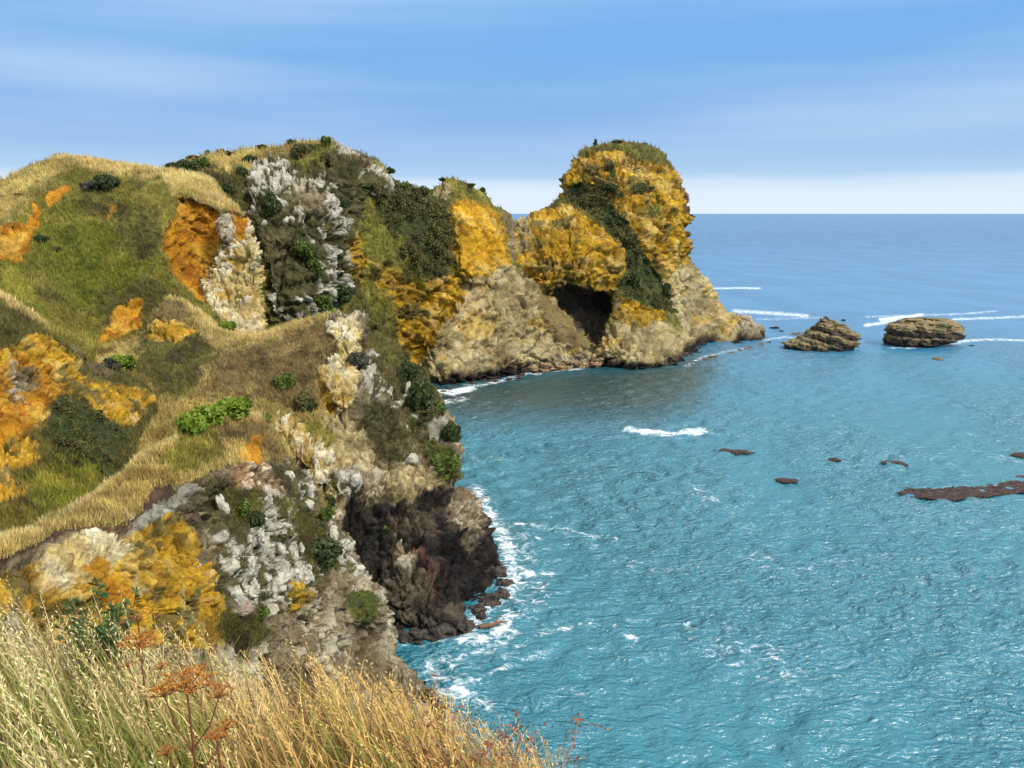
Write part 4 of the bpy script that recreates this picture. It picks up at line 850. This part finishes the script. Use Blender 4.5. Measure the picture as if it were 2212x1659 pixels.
for i, (px, py, w) in enumerate([(1005, 1358, 46), (960, 1370, 60), (900, 1374, 54), (1030, 1318, 44), (1060, 1300, 50), (1090, 1262, 40), (1085, 1285, 36), (1040, 1330, 22), (870, 1378, 40), (985, 1345, 56), (930, 1350, 60), (1070, 1240, 52)]):
    o = rock_mesh('shore_rock', 150 + i, *DARK, (1, .95, .8), .42); place_rock(o, None, px, py, w, .9, 'black wet rock at the foot of the promontory', 'black rocks at the promontory foot', 'rock', .1)
for i, (px, py, w, h, lb) in enumerate([(1672, 709, 20, .5, 'black flat rock just off the tip of the dome headland'), (1712, 722, 26, .35, 'low brown reef rock between the headland tip and the first sea stack'), (1690, 716, 14, .4, 'tiny reef rock touching the black flat rock off the headland tip'), (1738, 722, 22, .3, 'low reef rock against the left foot of the first sea stack'), (1822, 693, 10, 1.0, 'tiny black rock behind the first sea stack'), (2026, 777, 26, .5, 'small brown rock awash in front of the layered sea stack'), (2100, 747, 14, .4, 'tiny rock in the foam right of the layered sea stack'), (1850, 750, 12, .4, 'tiny green rock at the right foot of the first sea stack'), (958, 846, 12, .8, 'brown rock in the foam left of the sea cave')]):
    o = rock_mesh('reef_rock', 180 + i, *(GREYB if i in (1, 3, 5, 8) else DARK), (1, .9, .8), .4); place_rock(o, None, px, py, w, h, lb, None, 'rock', .1)
def stack(label, Y, prof, seed, depth, tilt, per, black):
    """sea stack from its profile: rows of (py, left px, right px)"""
    prof = sorted(prof, key=lambda a: -a[0]); n = 150; nt = 220; t = Y / rays(0, 735)[1]
    pys = np.array([a[0] for a in prof], float); zz = unproj(np.full(len(prof), 1700.), pys, Y)[:, 2]; zz -= max(0, zz[0] * 0)
    l = np.array([(a[1] - CX) / F * t for a in prof]); r = np.array([(a[2] - CX) / F * t for a in prof])
    zs = np.concatenate([np.linspace(zz[0] - 1.5, zz[0], 10)[:-1], np.linspace(zz[0], zz[-1], n)]); L = np.interp(zs, zz, l); R = np.interp(zs, zz, r)
    u = np.linspace(0, 2 * np.pi, nt, endpoint=False); ce = (L + R) / 2; hw = (R - L) / 2; cap = np.sqrt(np.clip((zz[-1] + .5 - zs) / (zz[-1] - zz[0]), .02, 1))
    cx, sx = np.cos(u), np.sin(u); ex = lambda a: np.sign(a) * np.abs(a) ** .8
    V = np.stack([ce[:, None] + hw[:, None] * ex(cx)[None], Y + depth * (.35 + .65 * cap)[:, None] * ex(sx)[None] * np.minimum(1, hw / hw.max() * 1.4)[:, None], np.repeat(zs[:, None], nt, 1)], -1).reshape(-1, 3)
    top = len(V); V = np.concatenate([V, [[ce[-1], Y, zs[-1] + .1]]])
    nr = np.concatenate([np.stack([np.tile(cx, len(zs)), np.tile(sx, len(zs)), 0 * np.tile(cx, len(zs)) + .15], 1), [[0, 0, 1]]])
    fa, fe, fi = facets(V / 3.2 + seed); fb, fe2, fi2 = facets(V / 1.2 + seed); n1 = fbm(V / 2.2 + seed, 4, .55)
    s = (V[:, 2] + tilt * V[:, 0] + .7 * n1 + .9 * fbm(V / 6 + seed, 2) + 20) / per; fs = s - np.floor(s); led = np.where(fs < .7, fs / .7, (1 - fs) / .3) - .5; lay = (_perm[(np.floor(s).astype(int)) & 255] / 255.)
    h = 1.5 * fa + .6 * fb + .4 * led + .75 * (lay - .5) + .5 * n1 - .25 * (1 - sstep(0, .08, fe)); h[-1] = 0
    V = V + nr * h[:, None]
    c = np.array((.19, .138, .072)) * (.5 + .9 * lay)[:, None]; t2 = sstep(-.1, .35, n1)[:, None]; c = c * (1 - t2) + np.array((.16, .135, .065)) * t2
    dk = np.clip(sstep(black, black * .3, V[:, 2] + .7 * n1 + 0.05 * V[:, 0] * 0) + .75 * (lay < .22), 0, 1)[:, None]; c = c * (1 - dk) + np.array((.035, .028, .022)) * dk
    m = len(zs); ii, jj = np.meshgrid(np.arange(m - 1), np.arange(nt), indexing='ij'); a = (ii * nt + jj).ravel(); b = (ii * nt + (jj + 1) % nt).ravel()
    q = np.stack([a, b, b + nt, a + nt], 1); k = (m - 1) * nt + np.arange(nt); tri = np.stack([k, (m - 1) * nt + (np.arange(nt) + 1) % nt, np.full(nt, top)], 1)
    o = mesh_obj('sea_stack', V, [q, tri], M_STONE, cols=np.clip(c, .01, .6)); tag(o, label, 'sea stack', 'sea stacks off the headland')
Y1 = float(water_y(1775, 752)); Y2 = float(water_y(1990, 745))
stack('pointed brown sea stack with tilted layers, nearer the headland', Y1, [(753, 1703, 1840), (743, 1702, 1846), (729, 1727, 1850), (715, 1749, 1840), (702, 1757, 1818), (694, 1766, 1798), (684, 1775, 1784)], 3, 6.5, .28, 1.5, 1.4)
stack('long flat topped layered sea stack with a black undercut base, farther right', Y2, [(747, 1922, 2000), (740, 1920, 2040), (730, 1916, 2078), (714, 1914, 2078), (702, 1924, 2068), (693, 1945, 2048), (687, 1975, 2030)], 9, 6.5, .06, 1.7, 3.0)
#=====================================================================  KELP AND DRIFTWOOD
def kelp(poly, label, seed, z=.012):
    P = np.array(poly, float)
    if np.ptp(P[:, 0]) < 90: P[:, 1] = P[:, 1].mean() + .62 * (P[:, 1] - P[:, 1].mean()); poly = [tuple(a) for a in P]
    st = max(.8, (P[:, 0].max() - P[:, 0].min()) / 140); gx = np.arange(P[:, 0].min() - 4, P[:, 0].max() + 4, st); gy = np.arange(P[:, 1].min() - 3, P[:, 1].max() + 3, .6)
    X, Yg = np.meshgrid(gx, gy); W3 = on_water(X.ravel(), Yg.ravel(), .1); sd = sdist(poly, X.ravel(), Yg.ravel() + 0)
    nz = fbm(W3 / np.array([1.4, 1.8, 1]) + seed, 4, .65); lv = sd / 2.2 + 1.5 * nz; b = MB(); r = np.random.default_rng(seed); idx = np.nonzero((lv > .6) | ((lv > .0) & (r.random(len(lv)) < .10)))[0]
    # fronds: many small wet straps lying over one another, lifted a little above the water
    rep_ = max(1, int(1000 / max(len(idx), 1))); idx = np.repeat(idx, rep_); p = W3[idx] + r.normal(size=(len(idx), 3)) * np.array([.15, .3, .02]) + np.array([0, 0, z]) * (1 + np.clip(lv[idx], 0, 1.5))[:, None]
    n = len(p); th = r.normal(size=n) * .5; u = np.stack([np.cos(th), np.sin(th), .04 * r.normal(size=n)], 1); sc = .36 * np.mean(W3[:, 1]) / 130; v = np.stack([-np.sin(th), np.cos(th), .07 * r.normal(size=n)], 1)
    l = (sc * (.7 + 1.0 * r.random(n)))[:, None]; w = l * .38; t = r.random(n)[:, None]
    c = np.array((.018, .010, .008)) * (1 - t) + np.array((.085, .045, .03)) * t
    V = np.stack([p - u * l - v * w * .3, p - v * w, p + u * l, p + v * w], 1).reshape(-1, 3); V2 = V - np.array([0, 0, .03])
    q = np.arange(n * 4).reshape(-1, 4); b.add(V, q, c=np.repeat(c, 4, 0)); b.add(V2, q[:, ::-1], c=np.repeat(c, 4, 0) * .8)
    tag(b.build('kelp_patch', M_KELP, smooth=False), label, 'kelp', 'kelp patches floating in the bay')
kelp([(1935, 1068), (1960, 1056), (2010, 1056), (2080, 1052), (2140, 1050), (2180, 1040), (2230, 1030), (2330, 1022), (2330, 1040), (2225, 1060), (2180, 1068), (2110, 1075), (2040, 1082), (1985, 1076)], 'largest brown kelp raft running off the right edge of the photo', 1)
kelp([(2190, 1030), (2215, 1026), (2260, 1030), (2215, 1040)], 'small kelp patch above the end of the largest raft', 2)
kelp([(1550, 974), (1570, 968), (1625, 974), (1628, 978), (1590, 982)], 'reddish kelp patch behind the others, nearest the white wave', 3)
kelp([(1908, 998), (1918, 993), (1945, 994), (1950, 1002), (1962, 1008), (1940, 1008), (1912, 1003)], 'small kelp patch above the largest raft', 4)
kelp([(1678, 1036), (1690, 1032), (1720, 1037), (1715, 1042), (1690, 1041)], 'small lone kelp patch in the middle of the bay', 5)
kelp([(2188, 984), (2205, 976), (2225, 978), (2225, 990), (2200, 988)], 'faint kelp patch at the right edge above the largest raft', 8)
kelp([(1795, 992), (1812, 991), (1830, 993), (1812, 995)], 'thin dark kelp streak between two small patches', 9)
def log():
    b = MB(); A = on_water(1037, 1355, .25); B = on_water(1062, 1350, .35); Cc = on_water(1098, 1342, .5); D = on_water(1070, 1352, .4)
    pts = np.array([A, (A + B) / 2 + [0, 0, .05], B, (B + Cc) / 2 + [0, 0, .12], Cc]); b.tube(pts, [.22, .24, .2, .14, .06], 9, (.16, .085, .05))
    b.tube([B, B + np.array([.5, .3, .35]), B + np.array([.8, .7, .8])], [.11, .07, .03], 7, (.15, .08, .05)); b.tube([A, A + np.array([-.3, .2, .1])], [.2, .1], 9, (.12, .06, .04))
    tag(b.build('driftwood_log', M_WOOD), 'reddish driftwood log floating in the foam below the cliff', 'log')
log()
#@@FG2@@
#=====================================================================  FOREGROUND SLOPE
LIP = [(-9, 6.2), (-6, 5.7), (-3.2, 5.1), (-1.55, 4.55), (-.32, 4.3), (.16, 3.9), (.37, 3.2), (.45, 2.4), (.55, 1.0), (.8, -3)]
FGP = LIP + [(-9, -3)]
def fgz(x, y):
    sd = seg_dist(lines_of(LIP), x, y); out = ~inside(FGP, x, y)
    z = 38.47 - .27 * y - .05 * (x + 3.2) + .10 * fbm(np.stack([x * .9, y * .9, 0 * x], 1), 3)
    return z - np.where(out, 1.15 * sd + .25 * np.minimum(sd, 1), 0) - .12 * sstep(.5, 0, sd)
def foreground():
    xs = np.linspace(-10, 7, 150); ys = np.linspace(-3, 13, 150); X, Yg = np.meshgrid(xs, ys); x, y = X.ravel(), Yg.ravel(); z = fgz(x, y)
    V = np.stack([x, y, z], 1); t = (.5 + .9 * fbm(V * 3, 4))[:, None].clip(0, 1); C = np.array((.055, .042, .022)) * (1 - t) + np.array((.12, .095, .045)) * t
    a = (np.arange(149)[:, None] * 150 + np.arange(149)[None]).ravel(); q = np.stack([a, a + 1, a + 151, a + 150], 1)
    o = mesh_obj('ground', V, q, attr_mat('foreground_soil', .95, 0, .1, .4, 25), cols=C); o['kind'] = 'structure'
    r = np.random.default_rng(21); VV, QQ, CC = [], [], []; base = 0
    def sow(n, kind):
        nonlocal base
        x = r.uniform(-5.2, .8, n * 6); y = r.uniform(1.45, 6.2, n * 6); ok = inside(FGP, x, y) | (r.random(n * 6) < .35) & (seg_dist(lines_of(LIP), x, y) < .35)
        cl = fbm(np.stack([x * 1.6, y * 1.6, 0 * x + 3], 1), 3); cl2 = fbm(np.stack([x * 6, y * 6, 0 * x + 13], 1), 2); ok &= r.random(n * 6) < (.35 + 1.3 * np.clip(cl + .3, 0, 1)) * sstep(-.25, .2, cl2)
        pxx = CX + F * x / (CP * y + SP * 2.2); ok &= (pxx > -140) & (pxx < 1260)
        x, y, cl, pxx = [a[ok][:n] for a in (x, y, cl, pxx)]; n = len(x); z = fgz(x, y) - .02
        right = sstep(250, 750, pxx + 260 * cl); edge = sstep(0, .6, seg_dist(lines_of(LIP), x, y))
        rightend = sstep(700, 1100, pxx)
        if kind == 'blade': h = (.26 + .32 * r.random(n)) * (1 - .35 * rightend); w = .0032 + .0046 * r.random(n)
        else: h = (.42 + .30 * r.random(n)) * (1 + .25 * (1 - right)) * (1 - .28 * rightend); w = .0026 + .0018 * r.random(n)
        h = h * (.85 + .5 * np.clip(cl, -.4, .5))
        la = math.pi + r.normal(size=n) * (1.1 if kind == 'blade' else .55); lm = (.25 + .5 * r.random(n)) if kind == 'blade' else (.18 + .28 * r.random(n))
        dx, dy = np.cos(la), np.sin(la); K = 5; th = r.random(n) * 6.28; sx, sy = np.cos(th), np.sin(th); sx = .6 * sx + .5; 
        rows = []
        for k in range(K + 1):
            s = k / K; bend = lm * h * (s ** 1.8); cz = h * (s - .28 * lm * s ** 3)
            cx_, cy_, cz_ = x + dx * bend, y + dy * bend, z + cz; ww = w * (1 - .85 * s)
            rows.append(np.stack([np.stack([cx_ - sx * ww, cy_ - sy * ww, cz_], 1), np.stack([cx_ + sx * ww, cy_ + sy * ww, cz_], 1)], 1))
        V = np.stack(rows, 1).reshape(n, -1, 3); m = 2 * (K + 1)
        q = np.array([[2 * k, 2 * k + 1, 2 * k + 3, 2 * k + 2] for k in range(K)])
        gold = np.array((.72, .46, .15)); straw = np.array((.78, .60, .29)); grn = np.array((.15, .21, .028)); brn = np.array((.20, .12, .05)); ol = np.array((.34, .34, .08))
        t = r.random(n)[:, None]; c = straw * (1 - right[:, None]) + gold * right[:, None]; c = c * (.6 + .6 * t)
        gz = np.clip(sstep(-.05, .3, fbm(np.stack([x * 1.3, y * 1.3, 0 * x + 8], 1), 3) + .55 * (sstep(620, 0, pxx) + sstep(2.9, 2.0, y)) - .5 * rightend), 0, 1)
        isg = (r.random(n) < (.22 + .8 * gz) * (1 if kind == 'blade' else .25))[:, None]; mixg = r.random(n)[:, None]
        c = np.where(isg, grn * (1 - mixg) + ol * mixg, c); c = np.where((r.random(n) < .2)[:, None], brn * (.5 + t), c)
        VV.append(V.reshape(-1, 3)); QQ.append((q[None] + (np.arange(n) * m)[:, None, None]).reshape(-1, 4) + base); CC.append(np.repeat(c, m, 0)); base += n * m
        if kind == 'stalk':   # feathery seed heads
            ns = 8
            for k in range(ns):
                s = .70 + .30 * k / (ns - 1); bend = lm * h * s ** 1.8; P = np.stack([x + dx * bend, y + dy * bend, z + h * (s - .28 * lm * s ** 3)], 1)
                a = r.random(n) * 6.28; up = unit(np.stack([dx * .7 + .9 * np.cos(a), dy * .7 + .9 * np.sin(a), .9 + 0 * a], 1)); L = (.016 + .024 * r.random(n) * (1.2 - (s - .7) * 2.4))[:, None]; sd = unit(np.cross(up, r.normal(size=(n, 3)))) * .0030
                V = np.stack([P, P + up * L * .5 - sd, P + up * L, P + up * L * .5 + sd], 1).reshape(-1, 3)
                VV.append(V); QQ.append(np.arange(n * 4).reshape(-1, 4) + base); base += n * 4; CC.append(np.repeat(np.clip(c * (1.0 + .3 * r.random(n)[:, None]), 0, .8), 4, 0))
    sow(10500, 'blade'); sow(3000, 'stalk')
    o = mesh_obj('dry_grass', np.concatenate(VV), np.concatenate(QQ), M_GRASS, smooth=True, cols=np.concatenate(CC))
    tag(o, 'tall dry golden grass with feathery seed heads on the foreground slope', 'grass', kind='stuff')
foreground()
def ground_under(px, py, Y):
    p = unproj(px, py, Y); g = float(fgz(np.array([p[0]]), np.array([p[1]]))[0]); return p, g
M_UMB = attr_mat('seed_head', .8, .1)
def umbel_mesh(r_, seed, name, parent, c0, c1, rays_=14, up=.55, seeds=22, dense=1.0):
    b = MB(); r = np.random.default_rng(seed)
    for i in range(rays_):
        a = i * 2.399; q = r_ * math.sqrt((i + .5) / rays_); e = np.array([q * math.cos(a), q * math.sin(a), r_ * up * (1 - .25 * (q / r_) ** 2)]); m = e * np.array([.5, .5, .62])
        b.tube([(0, 0, 0), m, e], [.0022, .0017, .0013], 5, (.20, .075, .02))
        for k in range(seeds):
            d = r.normal(size=3) * np.array([1, 1, .28]) * r_ * .17 * dense; d[2] = abs(d[2]); t = r.random(); c = np.array(c0) * (1 - t) + np.array(c1) * t
            p = e + d + np.array([0, 0, r_ * .10]); s = r_ * (.034 + .03 * r.random()); b.tube([e, p], [.0007, .0007], 3, (.25, .10, .02))
            u = unit(r.normal(size=3)); w = unit(np.cross(u, r.normal(size=3))); z = np.cross(u, w)
            b.add([p + u * s, p + w * s * .8, p - u * s, p - w * s * .8, p + z * s * .5, p - z * s * .5], t=[(0, 1, 4), (1, 2, 4), (2, 3, 4), (3, 0, 4), (1, 0, 5), (2, 1, 5), (3, 2, 5), (0, 3, 5)], c=c)
    return b.build(name, M_UMB, parent, smooth=False)
def umbel_plant(px, py, Y, rad, label, side, seed, col, bare=False):
    p, g = ground_under(px, py, Y); e = empty('umbel_plant', (p[0], p[1], g), label, 'wild plant', 'dry umbel plants in the foreground grass'); hgt = p[2] - g
    b = MB(); st = (.16, .055, .025); b.tube([(.02, 0, -.03), (.01, 0, hgt * .5), (0, 0, hgt)], [.006, .005, .0035], 8, st); um = []
    for z, dx, dy, dz, rr in side:
        A = np.array([.01, 0, hgt * z]); B = A + np.array([dx, dy, dz]); b.tube([A, A + (B - A) * np.array([.6, .6, .45]), B], [.0035, .003, .002], 6, st); um.append((B, rr))
    b.build('stem', M_WOOD, e)
    o = umbel_mesh(rad, seed, 'umbel', e, *col, seeds=4 if bare else 26); o.location = (0, 0, hgt - rad * .45)
    for i, (B, rr) in enumerate(um):
        o = umbel_mesh(rr, seed + 5 + i, 'umbel', e, *col, rays_=9, seeds=3 if bare else 20); o.location = B
ORG = ((.30, .09, .010), (.56, .23, .03)); BRN = ((.15, .07, .03), (.24, .12, .05))
umbel_plant(402, 1474, 2.75, .092, 'tall orange umbel with a dark stem at the bottom of the grass', [(.62, -.10, .02, .22, .05), (.66, .11, -.02, .21, .05), (.50, .10, .05, .16, .04), (.45, -.09, -.03, .15, .035), (.3, .10, -.04, .12, .03)], 1, ORG)
umbel_plant(300, 1388, 3.6, .082, 'smaller orange umbel behind the tall one, nearer the cliff', [(.6, -.08, .02, .13, .035), (.6, .08, 0, .13, .035)], 2, ORG)
umbel_plant(296, 1330, 4.1, .08, 'bare brown umbel skeleton standing above the smaller orange one', [(.75, .10, 0, .15, .03), (.7, -.09, 0, .14, .03)], 3, BRN, True)
umbel_plant(468, 1588, 2.6, .035, 'little orange umbel low in the grass right of the tall one', [], 4, ORG)
def leafy_shrub():
    p, g = ground_under(205, 1400, 4.5); e = empty('leafy_shrub', (p[0], p[1], g), 'dark green leafy shrub rising from the dry grass on the left', 'shrub'); r = np.random.default_rng(4); b, f = MB(), MB(); top = p[2] - g + .27
    for i in range(18):
        a = r.normal() * .16; q = np.array([-.22 + .46 * r.random(), .2 * r.normal() * .6, top * (.75 + .35 * r.random())]); A = np.array([a * .3, 0, 0]); b.tube([A, q * np.array([.7, .7, .55]), q], [.005, .004, .002], 5, (.10, .085, .04))
        for k in range(46):
            s = .42 + .58 * r.random(); c0 = q * np.array([s, s, s]) if s > .5 else q * s; d = unit(np.array([r.normal(), r.normal(), .75 * r.random() + .15])); L = .045 + .035 * r.random(); w = unit(np.cross(d, r.normal(size=3))) * L * .16; t = r.random()
            f.add([c0, c0 + d * L * .5 - w, c0 + d * L - np.array([0, 0, L * .15]), c0 + d * L * .5 + w], [(0, 1, 2, 3)], c=np.array((.030, .065, .018)) * (1 - t) + np.array((.10, .17, .045)) * t)
    b.build('stem', M_WOOD, e); f.build('foliage', M_LEAF, e, smooth=False)
leafy_shrub()
def twiggy(name, px, py, Y, n, hgt, spread, label, c, leaves, seed, lean=(0, 0)):
    p, g = ground_under(px, py, Y); e = empty(name, (p[0], p[1], g), label, 'shrub'); r = np.random.default_rng(seed); b, f = MB(), MB()
    def branch(A, d, L, rad, lev):
        pts = [A]; dd = d.copy()
        for k in range(4): dd = unit(dd + r.normal(size=3) * .22); pts.append(pts[-1] + dd * L / 4)
        b.tube(pts, np.linspace(rad, rad * .55, 5), 5, np.array(c) * (.7 + .6 * r.random()))
        if leaves and lev >= 1:
            for k in range(leaves):
                if r.random() < .5: continue
                q = pts[r.integers(2, 5)]; s = .006 + .008 * r.random(); u = unit(r.normal(size=3)); w = unit(np.cross(u, r.normal(size=3))); t = r.random(); f.add([q, q + u * s - w * s * .5, q + u * s * 2, q + u * s + w * s * .5], [(0, 1, 2, 3)], c=np.array((.16, .05, .03)) * (1 - t) + np.array((.36, .12, .05)) * t)
        if lev < 3:
            for k in range(3 if lev == 0 else 2): branch(pts[r.integers(2, 5)], unit(dd + r.normal(size=3) * .65), L * (.45 + .3 * r.random()), rad * .55, lev + 1)
    for i in range(n): branch(np.array([r.normal() * spread * .3, r.normal() * .05, -.03]), unit(np.array([r.normal() * spread + lean[0], r.normal() * .2 + lean[1], 1])), hgt * (.6 + .5 * r.random()), .0042, 0)
    b.build('branches', M_WOOD, e)
    if leaves: f.build('foliage', M_LEAF, e, smooth=False)
twiggy('twiggy_shrub', 1075, 1600, 3.25, 9, .34, .5, 'twiggy grey shrub with reddish leaves at the right end of the grass', (.30, .22, .15), 6, 3)
twiggy('twiggy_shrub', 1120, 1640, 2.95, 4, .26, .5, 'leafless grey twigs at the far right edge of the grass', (.32, .27, .22), 0, 8, (.25, 0))
twiggy('twiggy_shrub', 20, 1290, 4.7, 5, .34, .45, 'bare pale twigs above the grass at the left edge', (.46, .33, .2), 0, 6)
